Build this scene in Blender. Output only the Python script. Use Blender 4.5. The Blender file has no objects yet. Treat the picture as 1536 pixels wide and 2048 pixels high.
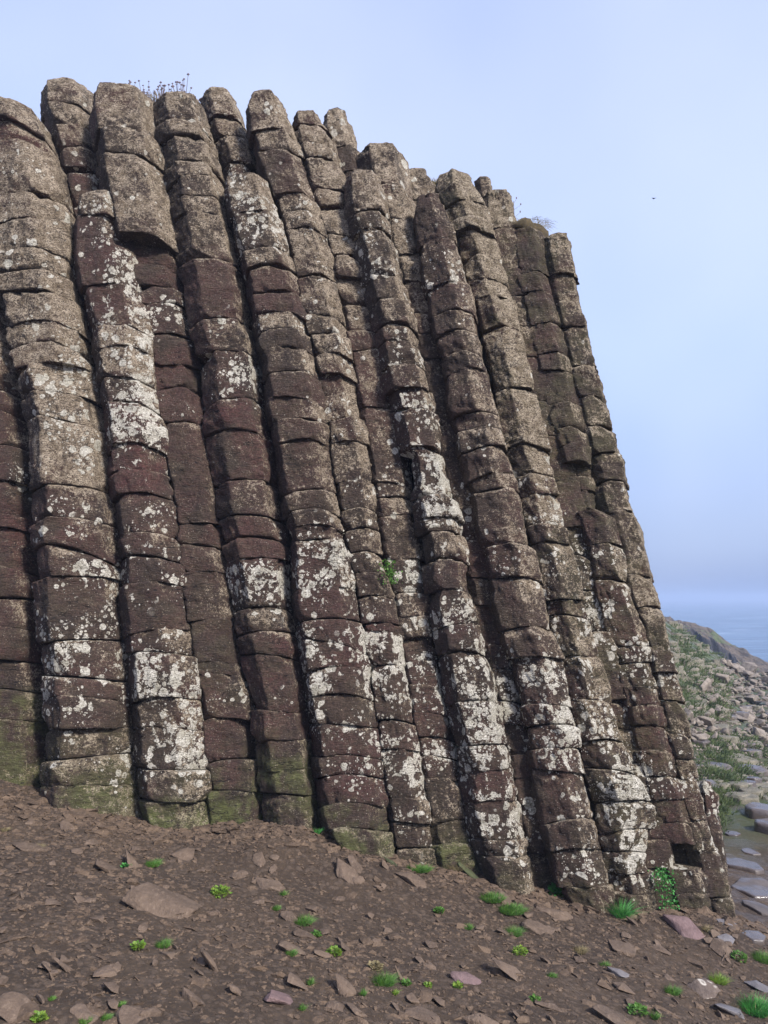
import bpy, bmesh, math, random
import numpy as np
from mathutils import Vector, Matrix

random.seed(7)
rng = np.random.default_rng(11)
SC = bpy.context.scene
COL = SC.collection
R = math.radians

# ------------------------------------------------------------------ camera
F = 1538.0
PITCH = math.atan((1197 - 1024) / F)
cp, sp = math.cos(PITCH), math.sin(PITCH)
cam = bpy.data.cameras.new('camera'); camo = bpy.data.objects.new('camera', cam)
COL.objects.link(camo)
camo.rotation_euler = (math.pi / 2 + PITCH, 0, 0)
cam.sensor_fit = 'VERTICAL'; cam.sensor_height = 24; cam.lens = 24 * F / 2048
cam.clip_start = 0.05; cam.clip_end = 20000
SC.camera = camo


def ray(x, y):
    cx = (x - 768) / F; cy = (1024 - y) / F
    return np.array([cx, cp - cy * sp, sp + cy * cp])


def fwd(P):
    return P[1] * cp + P[2] * sp

# ------------------------------------------------------------------ numpy noise
def _h(ix, iy, iz, seed):
    n = (ix * 374761393 + iy * 668265263 + iz * 2147483647 + seed * 1274126177) & 0xffffffff
    n = ((n ^ (n >> 13)) * 1274126177) & 0xffffffff
    n = ((n ^ (n >> 16)) * 2246822519) & 0xffffffff
    n = n ^ (n >> 15)
    return (n & 0xffffff).astype(np.float64) / 0xffffff


def vnoise(P, seed=0):
    i = np.floor(P).astype(np.int64); f = P - i
    f = f * f * f * (f * (f * 6 - 15) + 10)
    out = 0
    for dx in (0, 1):
        wx = f[:, 0] if dx else 1 - f[:, 0]
        for dy in (0, 1):
            wy = f[:, 1] if dy else 1 - f[:, 1]
            for dz in (0, 1):
                wz = f[:, 2] if dz else 1 - f[:, 2]
                out = out + wx * wy * wz * _h(i[:, 0] + dx, i[:, 1] + dy, i[:, 2] + dz, seed)
    return out * 2 - 1


def fbm(P, sc, octs=3, seed=0, gain=.5):
    Q = P * np.array(sc); a = 1; s = 0; t = 0
    for o in range(octs):
        s = s + a * vnoise(Q + 17.3 * o, seed + o); t += a
        Q = Q * 2.03; a *= gain
    return s / t

# ------------------------------------------------------------------ object helpers
def mesh_obj(name, V, Q, mat, parent=None, loc=None, smooth=True, T=None):
    V = np.asarray(V, dtype=np.float32)
    Q = np.asarray(Q, dtype=np.int32).reshape(-1, 4) if len(Q) else np.zeros((0, 4), np.int32)
    T = np.asarray(T, dtype=np.int32).reshape(-1, 3) if T is not None and len(T) else np.zeros((0, 3), np.int32)
    me = bpy.data.meshes.new(name)
    if loc is not None:
        V = V - np.asarray(loc, dtype=np.float32)
    me.vertices.add(len(V)); me.vertices.foreach_set('co', V.ravel())
    nl = len(Q) * 4 + len(T) * 3
    me.loops.add(nl)
    me.loops.foreach_set('vertex_index', np.concatenate([Q.ravel(), T.ravel()]))
    me.polygons.add(len(Q) + len(T))
    st = np.concatenate([np.arange(len(Q)) * 4, len(Q) * 4 + np.arange(len(T)) * 3]).astype(np.int32)
    me.polygons.foreach_set('loop_start', st)
    me.update(calc_edges=True)
    me.polygons.foreach_set('use_smooth', np.full(len(me.polygons), smooth))
    if mat: me.materials.append(mat)
    o = bpy.data.objects.new(name, me); COL.objects.link(o)
    if parent is not None:
        o.parent = parent
    elif loc is not None:
        o.location = loc
    return o


def tag(o, label=None, cat=None, group=None, kind=None):
    if label: o['label'] = label
    if cat: o['category'] = cat
    if group: o['group'] = group
    if kind: o['kind'] = kind
    return o


def empty(name, loc):
    o = bpy.data.objects.new(name, None); COL.objects.link(o); o.location = loc
    o.empty_display_size = .1
    return o

# ------------------------------------------------------------------ materials
class NB:
    def __init__(s, name):
        s.m = bpy.data.materials.new(name); s.m.use_nodes = True
        s.t = s.m.node_tree; s.t.nodes.clear()
        s.out = s.n('ShaderNodeOutputMaterial'); s.b = s.n('ShaderNodeBsdfPrincipled')
        s.t.links.new(s.b.outputs[0], s.out.inputs[0])

    def n(s, typ, **kw):
        nd = s.t.nodes.new(typ)
        for k, v in kw.items(): setattr(nd, k, v)
        return nd

    def l(s, a, b):
        if isinstance(a, (int, float)): b.default_value = a
        elif isinstance(a, (tuple, list)): b.default_value = tuple(a) if len(b.default_value) == len(a) else tuple(a) + (1,)
        else: s.t.links.new(a, b)

    def math(s, op, a, b=0.0, c=None, clamp=False):
        nd = s.n('ShaderNodeMath', operation=op, use_clamp=clamp)
        s.l(a, nd.inputs[0]); s.l(b, nd.inputs[1])
        if c is not None: s.l(c, nd.inputs[2])
        return nd.outputs[0]

    def mix(s, f, a, b):
        nd = s.n('ShaderNodeMix', data_type='RGBA')
        s.l(f, nd.inputs[0]); s.l(a, nd.inputs[6]); s.l(b, nd.inputs[7])
        return nd.outputs[2]

    def step(s, v, lo, hi):
        nd = s.n('ShaderNodeMapRange', interpolation_type='SMOOTHSTEP')
        s.l(v, nd.inputs[0]); s.l(lo, nd.inputs[1]); s.l(hi, nd.inputs[2])
        return nd.outputs[0]

    def vec(s, v, sc, add=None):
        nd = s.n('ShaderNodeVectorMath', operation='MULTIPLY')
        s.l(v, nd.inputs[0]); nd.inputs[1].default_value = sc
        if add is not None:
            n2 = s.n('ShaderNodeVectorMath', operation='ADD')
            s.l(nd.outputs[0], n2.inputs[0]); s.l(add, n2.inputs[1]); return n2.outputs[0]
        return nd.outputs[0]

    def noise(s, v, sc, det=3, rough=.55, dist=0, col=False):
        nd = s.n('ShaderNodeTexNoise'); s.l(v, nd.inputs['Vector'])
        nd.inputs['Scale'].default_value = sc; nd.inputs['Detail'].default_value = det
        nd.inputs['Roughness'].default_value = rough; nd.inputs['Distortion'].default_value = dist
        return nd.outputs[1 if col else 0]

    def voro(s, v, sc, feat='F1', rnd=1.0):
        nd = s.n('ShaderNodeTexVoronoi', feature=feat); s.l(v, nd.inputs['Vector'])
        nd.inputs['Scale'].default_value = sc; nd.inputs['Randomness'].default_value = rnd
        return nd

    def attr(s, name):
        nd = s.n('ShaderNodeAttribute', attribute_type='GEOMETRY', attribute_name=name)
        return nd.outputs['Fac']

    def bump(s, h, strength, dist, normal=None):
        nd = s.n('ShaderNodeBump'); nd.inputs['Strength'].default_value = strength
        nd.inputs['Distance'].default_value = dist; s.l(h, nd.inputs['Height'])
        if normal is not None: s.l(normal, nd.inputs['Normal'])
        return nd.outputs[0]


def basalt_material():
    s = NB('lichened_basalt')
    geo = s.n('ShaderNodeNewGeometry'); pos = geo.outputs['Position']
    sn = s.n('ShaderNodeSeparateXYZ'); s.l(geo.outputs['Normal'], sn.inputs[0])
    nx, ny, nz = sn.outputs
    w, p, r, g = s.attr('lichen'), s.attr('crust'), s.attr('rust'), s.attr('algae')
    # distorted coordinates
    wn = s.noise(pos, 34, 3, .65, col=True)
    dv = s.n('ShaderNodeVectorMath', operation='MULTIPLY_ADD'); s.l(wn, dv.inputs[0]); dv.inputs[1].default_value = (.017,) * 3
    s.l(pos, dv.inputs[2]); wp = dv.outputs[0]
    # ---- bare rock colour
    n1 = s.noise(pos, 2.2, 4, .6); n2 = s.noise(s.vec(pos, (9, 9, 30)), 1, 5, .7)
    n3 = s.noise(pos, 60, 3, .7)
    c = s.mix(s.step(n1, .3, .7), (.046, .030, .024), (.082, .054, .040))
    rm = s.math('MULTIPLY', r, s.step(s.noise(pos, 3.3, 3, .6), .34, .62))
    rm = s.math('MAXIMUM', rm, s.math('MULTIPLY', s.step(s.noise(pos, 1.1, 3, .6), .50, .62), .45))
    c = s.mix(rm, c, (.118, .044, .041))
    c = s.mix(s.math('MULTIPLY', s.step(n2, .42, .75), .6), c, (.14, .098, .072))
    c = s.mix(s.math('MULTIPLY', s.step(n3, .6, .42), .55), c, (.02, .014, .012))
    # ---- algae
    gm = s.math('MULTIPLY', g, s.step(s.noise(pos, 4, 5, .7), .38, .60))
    c = s.mix(gm, c, s.mix(s.step(n2, .35, .7), (.072, .075, .026), (.17, .185, .065)))
    # ---- thin mineral speckle over everything
    sv = s.voro(wp, 75); sc = s.n('ShaderNodeSeparateColor'); s.l(sv.outputs['Color'], sc.inputs[0])
    spk = s.math('MULTIPLY', s.step(sv.outputs['Distance'], .34, .2), s.step(sc.outputs[0], .66, .72))
    big = s.noise(pos, 1.5, 3, .6)
    spk = s.math('MULTIPLY', spk, s.step(s.noise(pos, 7, 3, .6), .42, .58))
    c = s.mix(s.math('MULTIPLY', spk, .75), c, (.33, .28, .22))
    # ---- beige crust
    pn = s.noise(wp, 42, 6, .82); pn2 = s.noise(pos, 4.5, 3, .6)
    face = s.math('ADD', s.math('MULTIPLY', nx, .10), s.math('MULTIPLY', nz, .16))
    cov = s.math('ADD', s.math('MULTIPLY', p, .31), s.math('ADD', face, s.math('MULTIPLY', s.math('SUBTRACT', pn2, .5), .5)))
    thr = s.math('SUBTRACT', .725, cov)
    pm = s.n('ShaderNodeMapRange', interpolation_type='SMOOTHSTEP')
    s.l(pn, pm.inputs[0]); s.l(thr, pm.inputs[1]); s.l(s.math('ADD', thr, .045), pm.inputs[2])
    pm = s.math('MULTIPLY', pm.outputs[0], s.step(p, .02, .12))
    cc = s.mix(s.step(s.noise(pos, 14, 5, .7), .35, .68), (.22, .165, .11), (.56, .46, .345))
    cc = s.mix(s.math('MULTIPLY', g, .5), cc, (.2, .21, .09))
    cc = s.mix(s.step(s.noise(s.vec(pos, (70, 70, 110)), 1, 3, .75), .50, .44), cc, (.085, .06, .042))
    c = s.mix(s.math('MULTIPLY', pm, .93), c, cc)
    stk = s.math('MULTIPLY', s.step(s.noise(s.vec(pos, (5, 5, .55)), 1, 4, .65), .56, .70), .55)
    c = s.mix(stk, c, (.030, .021, .018))
    # ---- white lichen rosettes (three sizes)
    lich = None; ringall = None
    patch = s.noise(pos, 3.4, 2, .5)
    w = s.math('MULTIPLY', w, s.math('MULTIPLY_ADD', s.step(s.noise(pos, 1.9, 3, .6), .3, .68), 1.0, .5))
    wf = s.math('ADD', w, s.math('MULTIPLY', s.math('MULTIPLY', nx, w), .6))
    for k, (scl, rad, cut) in enumerate(((9.5, .50, .8), (16, .50, .95), (30, .47, .8), (75, .42, .5))):
        v = s.voro(wp, scl); sc = s.n('ShaderNodeSeparateColor'); s.l(v.outputs['Color'], sc.inputs[0])
        act = s.math('MULTIPLY', wf, s.math('MULTIPLY', s.step(patch, .45, .60), cut))
        act = s.math('ADD', act, s.math('MULTIPLY', wf, .045))
        on = s.step(s.math('SUBTRACT', act, sc.outputs[0]), 0, .03)
        rr = s.math('MULTIPLY_ADD', sc.outputs[1], rad * .7, rad * .5)
        d = s.math('SUBTRACT', rr, v.outputs['Distance'])
        mk = s.math('MULTIPLY', on, s.step(d, 0, .06))
        inner = s.math('MULTIPLY', s.step(d, .10, .26), s.step(sc.outputs[2], .45, .6))
        lich = mk if lich is None else s.math('MAXIMUM', lich, mk)
        rg = s.math('MULTIPLY', mk, inner)
        ringall = rg if ringall is None else s.math('MAXIMUM', ringall, rg)
    bl = s.math('ADD', s.noise(wp, 9.5, 5, .62), s.math('MULTIPLY', wf, .135))
    lich = s.math('MAXIMUM', lich, s.math('MULTIPLY', s.step(bl, .70, .725), s.step(wf, .08, .2)))
    holes = s.step(s.noise(s.vec(pos, (80, 80, 130)), 1, 3, .7), .38, .45)
    lich = s.math('MULTIPLY', lich, holes)
    lc = s.mix(s.step(s.noise(pos, 55, 4, .7), .35, .65), (.47, .43, .35), (.80, .76, .67))
    lc = s.mix(s.math('MULTIPLY', ringall, s.step(s.noise(pos, 70, 2, .6), .45, .6)), lc, (.27, .25, .20))
    lc = s.mix(s.math('MULTIPLY', s.step(s.noise(pos, 7, 3, .6), .48, .66), .55), lc, (.40, .37, .28))
    c = s.mix(lich, c, lc)
    # ---- hairline cracks
    cr = s.noise(s.vec(pos, (1.6, 1.6, 7.5)), 1, 4, .6)
    crack = s.step(s.math('ABSOLUTE', s.math('SUBTRACT', cr, .5)), .007, .0015)
    crack = s.math('MULTIPLY', crack, s.step(s.noise(pos, 2.0, 1), .52, .56))
    c = s.mix(s.math('MULTIPLY', crack, .8), c, (.012, .009, .009))
    s.l(c, s.b.inputs['Base Color'])
    rough = s.math('SUBTRACT', .86, s.math('MULTIPLY', s.step(n3, .5, .7), .18))
    s.l(rough, s.b.inputs['Roughness'])
    s.b.inputs['Specular IOR Level'].default_value = .35
    # ---- relief
    st = s.noise(s.vec(pos, (22, 22, 95)), 1, 5, .72, .4)
    h = s.math('MULTIPLY_ADD', st, 1.1, s.math('MULTIPLY', s.noise(pos, 38, 5, .75), .75))
    h = s.math('ADD', h, s.math('MULTIPLY', s.noise(pos, 120, 3, .7), .28))
    h = s.math('SUBTRACT', h, s.math('MULTIPLY', crack, .8))
    h = s.math('ADD', h, s.math('MULTIPLY', lich, .12))
    s.l(s.bump(h, 1.0, .032), s.b.inputs['Normal'])
    return s.m


def stone_material(name, dark, mid, pale, lichen=0., wet=0., sc=1.0):
    s = NB(name)
    geo = s.n('ShaderNodeNewGeometry'); pos = geo.outputs['Position']
    oi = s.n('ShaderNodeObjectInfo')
    n1 = s.noise(pos, 7 * sc, 5, .65); n2 = s.noise(s.vec(pos, (60 * sc, 18 * sc, 40 * sc)), 1, 4, .7)
    c = s.mix(s.step(n1, .32, .66), dark, mid)
    c = s.mix(s.math('MULTIPLY', s.step(n2, .5, .72), .55), c, pale)
    c = s.mix(s.math('MULTIPLY', oi.outputs['Random'], .35), c, mid)
    if lichen:
        v = s.voro(pos, 16 * sc); m = s.step(v.outputs['Distance'], .42, .3)
        m = s.math('MULTIPLY', m, s.step(s.noise(pos, 5 * sc, 3, .6), .62 - lichen * .3, .72 - lichen * .3))
        m = s.math('MULTIPLY', m, s.step(s.noise(pos, 50 * sc, 3, .7), .38, .5))
        c = s.mix(m, c, (.42, .38, .33))
    s.l(c, s.b.inputs['Base Color'])
    s.b.inputs['Roughness'].default_value = .85
    if wet:
        s.l(s.math('SUBTRACT', .8, s.math('MULTIPLY', s.step(s.noise(pos, 3 * sc, 3, .6), .36, .56), .62 * wet)), s.b.inputs['Roughness'])
        s.b.inputs['Specular IOR Level'].default_value = .5 + .3 * wet
    h = s.math('ADD', s.noise(pos, 26 * sc, 5, .7), s.math('MULTIPLY', n2, .5))
    s.l(s.bump(h, .8 - .5 * wet, .02 / sc), s.b.inputs['Normal'])
    return s.m


def plain(name, col, rough=.8, var=None, sc=20, trans=0):
    s = NB(name)
    geo = s.n('ShaderNodeNewGeometry'); pos = geo.outputs['Position']
    c = s.mix(s.step(s.noise(pos, sc, 3, .6), .3, .7), col, var or col)
    s.l(c, s.b.inputs['Base Color']); s.b.inputs['Roughness'].default_value = rough
    if trans:
        tr = s.n('ShaderNodeBsdfTranslucent'); s.l(c, tr.inputs[0])
        mx = s.n('ShaderNodeMixShader'); mx.inputs[0].default_value = trans
        s.t.links.new(s.b.outputs[0], mx.inputs[1]); s.t.links.new(tr.outputs[0], mx.inputs[2])
        s.t.links.new(mx.outputs[0], s.out.inputs[0])
    return s.m


def ground_material():
    s = NB('stony_soil')
    geo = s.n('ShaderNodeNewGeometry'); pos = geo.outputs['Position']
    n1 = s.noise(pos, 1.6, 4, .6); n2 = s.noise(pos, 22, 6, .75)
    c = s.mix(s.step(n1, .35, .65), (.066, .040, .023), (.112, .072, .043))
    c = s.mix(s.step(n2, .5, .72), c, (.175, .118, .078))
    v = s.voro(pos, 34); vc = s.n('ShaderNodeSeparateColor'); s.l(v.outputs['Color'], vc.inputs[0])
    c = s.mix(s.math('MULTIPLY', s.step(vc.outputs[0], .6, .95), .6), c, (.20, .14, .10))
    c = s.mix(s.math('MULTIPLY', s.step(v.outputs['Distance'], .42, .62), .3), c, (.035, .024, .019))
    # mossy / grassy tint away on the shore side
    sx = s.n('ShaderNodeSeparateXYZ'); s.l(pos, sx.inputs[0])
    far = s.step(s.math('ADD', sx.outputs[1], s.math('MULTIPLY', n1, 3)), 10.5, 15)
    c = s.mix(s.math('MULTIPLY', far, s.step(s.noise(pos, .8, 4, .6), .34, .56)), c, (.055, .075, .022))
    s.l(c, s.b.inputs['Base Color'])
    # damp path beside the last column
    pth = s.math('MULTIPLY', s.step(s.math('SUBTRACT', sx.outputs[0], s.math('MULTIPLY', sx.outputs[1], .28)), .75, 1.3), s.step(sx.outputs[1], 5.0, 6.2))
    wet = s.math('MULTIPLY', pth, s.step(s.noise(pos, 2.4, 3, .6), .44, .58))
    s.l(s.math('SUBTRACT', .93, s.math('MULTIPLY', wet, .62)), s.b.inputs['Roughness'])
    h = s.math('ADD', s.math('MULTIPLY', v.outputs['Distance'], -.25), s.math('ADD', s.math('MULTIPLY', s.noise(pos, 75, 6, .8), 1.3), s.math('MULTIPLY', n2, .8)))
    s.l(s.bump(h, 1.0, .03), s.b.inputs['Normal'])
    return s.m


M_BAS = basalt_material()
M_GROUND = ground_material()
M_STONE = stone_material('scree_stone', (.070, .046, .031), (.135, .093, .065), (.22, .16, .115))
M_STONEP = stone_material('pink_stone', (.10, .062, .06), (.17, .11, .105), (.23, .16, .15))
M_STONEB = stone_material('blue_grey_stone', (.085, .075, .078), (.135, .122, .125), (.20, .18, .18), wet=.5)
M_STONEL = stone_material('lichened_stone', (.06, .042, .035), (.12, .088, .07), (.18, .14, .11), lichen=1)
M_STONEG = stone_material('mossy_stone', (.03, .034, .015), (.06, .068, .026), (.10, .11, .05))
M_BOULD = stone_material('shore_boulder', (.085, .068, .054), (.235, .195, .16), (.37, .32, .27), sc=.9)
M_WET = stone_material('wet_slab', (.048, .037, .034), (.095, .075, .066), (.16, .13, .115), wet=1.0, sc=.7)
M_GRASS = plain('bright_grass', (.050, .14, .018), .6, (.125, .25, .045), 30, .35)
M_LEAF = plain('green_leaf', (.035, .17, .03), .55, (.08, .30, .06), 30, .3)
M_YG = plain('yellow_green_leaf', (.10, .21, .025), .6, (.22, .31, .04), 40, .35)
M_DGRASS = plain('shore_grass', (.030, .055, .014), .7, (.095, .125, .035), 3, .3)
M_DRY = plain('dry_grass', (.16, .13, .06), .8, (.26, .21, .11), 30, .2)
M_HEAD = plain('dry_flower_stalk', (.16, .13, .15), .8, (.24, .2, .24), 30)
M_TURF = plain('turf', (.05, .038, .02), .95, (.09, .065, .03), 40)
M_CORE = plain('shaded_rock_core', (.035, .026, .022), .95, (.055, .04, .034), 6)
M_FEATH = plain('dark_feathers', (.03, .03, .035), .8)

# ------------------------------------------------------------------ wall frame
D = np.array([-.175, .139, .975]); D /= np.linalg.norm(D)
HDIR = np.array([1, .02, 0.])
NRM = np.cross(HDIR, D); NRM /= np.linalg.norm(NRM)
if NRM[1] > 0: NRM = -NRM                       # points at the viewer
P0 = np.array([0, 6.28, -1.7])
U = np.array([1., 0, 0]); Vv = np.cross(D, U); Vv /= np.linalg.norm(Vv)
if Vv[1] < 0: Vv = -Vv                          # points into the cliff


def on_wall(x, y, prot):
    d = ray(x, y); p0 = P0 + NRM * prot
    return d * (np.dot(p0 - 0, NRM) / np.dot(d, NRM)), d

# ------------------------------------------------------------------ column data, read off the photograph
# bounds: (y, x_left, x_right); joints: (y, lichen, crust, rust[, algae]) 0..9; end y; options
C = {}
C['A'] = dict(b=[(430,-140,0),(500,-130,4),(600,-110,12),(700,-100,27),(800,-92,38),(900,-90,52),(1000,-90,66),(1200,-88,80),(1400,-82,92),(1600,-78,92)],
 j=[(430,1,5,2),(520,1,5,2),(600,1,4,2),(678,1,5,3),(770,0,2,3),(812,1,2,4),(890,6,1,5),(955,0,2,5),(1026,0,0,7),(1050,0,1,7),(1135,0,2,5),(1195,0,2,5),(1255,0,1,6),(1316,0,2,5),(1375,0,2,2,6),(1440,0,2,2,6)], e=1562, prot=-.08, rot=4, pad=(0,10),
 label='leftmost reddish column, cut by the photo edge, its foot greenish')
C['B'] = dict(b=[(197,-70,82),(230,-65,104),(270,-62,122),(350,-50,132),(400,-30,146),(500,-12,143),(600,8,160),(690,22,176),(700,32,186),(760,38,190),(850,62,207),(950,64,214),(1000,64,225),(1100,72,233),(1200,76,238),(1300,85,245),(1400,88,250),(1500,90,260),(1600,88,266)],
 j=[(197,1,6,8),(232,1,6,8),(274,2,8,4),(380,2,9,0),(430,2,9,0),(490,2,8,0),(535,2,8,0),(577,2,8,0),(628,3,9,0),(680,4,9,0),(718,4,9,0),(780,3,7,0),(832,3,9,0),(962,3,3,3),(1028,4,2,6),(1094,6,2,3),(1154,3,1,2),(1275,9,2,3),(1350,6,2,3),(1396,4,2,2),(1450,3,4,1,2),(1515,2,5,1,4),(1570,1,3,1,7)], e=1635, prot=.16, rot=14, rtop=(700, -32),
 label='broad column with a pink-topped summit near the left edge, second from the left')
C['C2'] = dict(b=[(155,76,188),(200,80,197),(250,103,190),(300,120,202),(370,133,214),(480,150,240)],
 j=[(155,1,8,0),(203,1,7,0),(245,1,7,0),(295,1,4,3),(335,4,2,6),(410,1,2,4)], e=480, prot=-.22, rot=0, dome=.20,
 label='round domed highest column top, standing behind the pale broken stub')
C['C'] = dict(b=[(385,148,250),(450,142,262),(500,143,270),(550,150,276),(600,160,290),(650,178,302),(750,194,304),(800,198,316),(850,204,326),(950,210,334),(1000,222,345),(1100,230,356),(1200,240,367),(1300,248,386),(1400,251,398),(1500,262,408),(1600,272,414),(1690,300,428)],
 j=[(388,6,7,0),(425,3,3,2),(470,5,2,5),(560,7,2,5),(648,6,8,1),(690,6,8,1),(752,7,5,2),(800,8,3,8),(885,5,1,9),(935,1,1,8),(980,3,2,3),(1062,6,2,2),(1110,4,1,3),(1160,3,1,4),(1262,5,3,2),(1300,7,3,0),(1395,7,5,0),(1457,7,4,0),(1540,2,4,0,2),(1605,0,3,0,9)], e=1688, prot=.15, rot=-6,
 label='column with a broken lichen-white top, orange-red patch halfway and green foot')
C['D'] = dict(b=[(173,196,300),(200,189,308),(300,204,324),(400,222,343),(460,236,350),(500,252,357),(600,272,378),(650,292,381),(700,300,388),(800,312,404),(900,328,418),(1000,345,438),(1100,357,450),(1200,365,464),(1300,378,472),(1350,388,497),(1400,397,510),(1500,408,514),(1600,411,522),(1660,416,528)],
 j=[(173,1,7,0),(250,1,7,0),(303,1,7,0),(462,0,1,4),(527,0,0,6),(570,1,2,4),(605,6,3,3),(662,1,0,6),(725,0,0,6),(775,2,0,5),(845,0,2,3),(1045,0,0,5),(1088,0,3,3),(1145,0,3,2),(1240,0,0,2,1),(1320,1,1,0,1),(1350,3,3,0,1),(1440,1,1,0,1),(1518,0,2,0,3),(1580,0,1,0,9)], e=1658, prot=-.02, rot=-2, pad=(8,8),
 pr={0:.16,1:.16,2:.18}, label='smooth plain brown recessed column under a bulging overhang, with a square green foot')
C['E'] = dict(b=[(190,308,406),(250,316,422),(300,324,434),(400,343,457),(450,349,467),(500,354,478),(550,372,490),(600,377,493),(640,383,502),(700,402,522),(800,411,532),(900,419,549),(1000,438,556),(1050,444,572),(1100,450,580),(1200,468,585),(1300,474,602),(1400,506,606),(1500,514,622),(1600,523,630),(1660,532,634)],
 j=[(190,1,7,0),(240,1,7,0),(270,1,7,0),(318,1,7,0),(350,1,7,0),(385,1,6,0),(420,0,6,0),(510,0,3,5),(630,2,5,1),(700,6,3,4),(797,1,1,8),(855,1,2,6),(957,1,3,3),(1022,1,1,6),(1075,0,0,5),(1108,8,1,4),(1215,1,5,1),(1262,0,1,6),(1310,1,1,6),(1425,0,1,6),(1480,0,3,1,5),(1540,0,2,1,7),(1590,0,2,0,5)], e=1652, prot=.10, rot=9,
 label='many-jointed column below the dry flower stalks, purple-red in its middle')
C['F2'] = dict(b=[(178,402,472),(200,404,484),(250,420,494),(300,434,510),(345,446,518),(440,470,545)],
 j=[(178,1,8,0),(225,1,8,0),(262,1,6,1),(318,5,4,2),(370,1,4,2)], e=440, prot=-.15, rot=5,
 label='narrow pale column top squeezed between two columns just right of the flower stalks')
C['F'] = dict(b=[(352,450,540),(400,455,556),(450,464,568),(500,475,582),(550,489,592),(600,496,604),(650,508,616),(700,520,624),(750,525,636),(800,530,648),(850,537,653),(900,548,658),(950,553,664),(1000,562,674),(1050,578,682),(1100,580,694),(1200,584,713),(1300,600,731),(1400,606,742),(1500,622,756),(1600,632,772),(1650,640,778),(1700,668,784),(1740,700,792)],
 j=[(352,6,7,0),(420,9,5,0),(490,2,6,0),(527,0,5,1),(575,0,1,6),(617,5,8,1),(650,1,2,0),(685,1,6,1),(735,0,2,4),(785,2,5,2),(830,1,4,3),(875,1,4,3),(975,1,4,2),(1018,3,4,1),(1045,3,3,2),(1075,7,3,2),(1172,4,2,2),(1235,7,1,5),(1285,7,1,6),(1335,9,2,2),(1390,7,2,1),(1445,4,1,5),(1505,4,1,4),(1555,3,1,6),(1610,1,2,1,5),(1655,1,3,0,8)], e=1722, prot=.20, rot=-10,
 label='tall front column with a bright lichened right-hand ridge down its whole length')
C['G'] = dict(b=[(183,496,566),(200,490,576),(250,498,600),(300,514,610),(350,536,626),(400,555,642),(450,565,654),(500,579,668),(550,588,676),(600,598,687),(700,618,700),(800,642,722),(900,658,741),(1000,672,754),(1100,690,762),(1150,700,774),(1200,710,794),(1300,728,804),(1400,742,826),(1500,757,842),(1600,772,857),(1700,782,868),(1750,790,872)],
 j=[(183,1,8,0),(255,1,7,0),(292,1,4,3),(378,3,7,0),(415,2,6,0),(455,2,7,1),(545,2,7,1),(625,2,7,0),(665,2,7,0),(705,3,7,0),(745,2,6,1),(788,3,7,0),(835,3,7,0),(878,2,6,0),(960,3,5,1),(1015,1,5,1),(1055,1,5,1),(1100,5,4,1),(1145,2,4,1),(1190,2,3,1),(1245,2,1,7),(1262,9,1,2),(1330,7,1,2),(1390,9,1,2),(1440,8,1,2),(1500,9,2,1),(1600,7,3,1),(1650,7,2,1),(1700,0,3,0,4)], e=1742, prot=.10, rot=-14, dome=.15,
 label='long column rising to a tall rounded summit, very white with lichen low down')
C['H'] = dict(b=[(232,600,630),(245,598,652),(300,606,668),(350,618,682),(400,632,694),(450,648,708),(500,660,718),(550,668,731),(600,680,746),(650,690,750),(700,698,763),(750,710,771),(800,720,776),(850,728,788),(900,738,802),(950,745,806),(1000,750,812),(1050,757,826),(1100,763,840),(1150,778,852),(1200,788,858),(1300,802,868),(1400,820,884),(1500,836,904),(1600,852,918),(1700,864,944),(1750,870,950)],
 j=[(232,1,8,0),(245,1,8,0),(280,1,8,0),(310,1,8,0),(370,1,8,0),(405,1,9,0),(465,2,8,0),(505,2,6,3),(555,1,6,2),(605,1,6,2),(655,1,5,2),(695,1,5,2),(808,2,4,2),(962,2,5,2),(990,1,5,2),(1030,1,4,2),(1120,7,3,1),(1185,3,5,1),(1230,4,4,1),(1275,7,2,2),(1322,8,1,3),(1370,7,1,4),(1425,3,1,5),(1475,7,1,3),(1515,5,2,3),(1558,3,4,0),(1645,0,4,0,2),(1690,0,3,0,8)], e=1740, prot=-.02, rot=2, pad=(12,12),
 label='slim beige column in the groove above the little green cushion plant')
C['H2'] = dict(b=[(225,652,696),(240,648,708),(290,660,718),(340,670,724),(420,690,745)],
 j=[(225,1,9,0),(290,1,3,1),(340,1,3,1)], e=420, prot=-.20, rot=-8,
 label='short pale column end with a tilted pointed top against the sky')
C['I'] = dict(b=[(345,688,758),(400,690,773),(450,705,783),(500,717,797),(550,727,808),(600,735,820),(650,748,831),(700,760,842),(750,768,856),(800,776,868),(850,786,875),(890,802,874),(900,826,888),(950,834,900),(990,822,908),(1040,832,926),(1090,846,930),(1160,850,932),(1200,858,950),(1250,868,960),(1300,876,968),(1350,884,986),(1400,890,994),(1450,900,1000),(1500,914,1012),(1550,920,1026),(1600,922,1034),(1650,930,1042),(1700,944,1050),(1750,966,1058),(1810,985,1064)],
 j=[(345,4,8,0),(420,3,6,0),(455,5,6,0),(550,3,6,1),(600,2,6,1),(645,5,5,1),(680,6,5,1),(728,3,5,2),(770,7,4,3),(810,4,3,4),(890,8,3,2),(985,8,4,1),(1030,5,5,1),(1065,5,6,0),(1115,1,4,3),(1175,7,3,2),(1250,9,2,4),(1305,7,3,1),(1400,9,1,3),(1490,9,2,1),(1540,6,1,5),(1600,8,3,1),(1680,5,4,0),(1715,1,4,0,2)], e=1792, prot=.14, rot=-3, dome=.1,
 label='column broken by a dark notch halfway up, lichen rosettes thick on its lower half')
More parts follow.
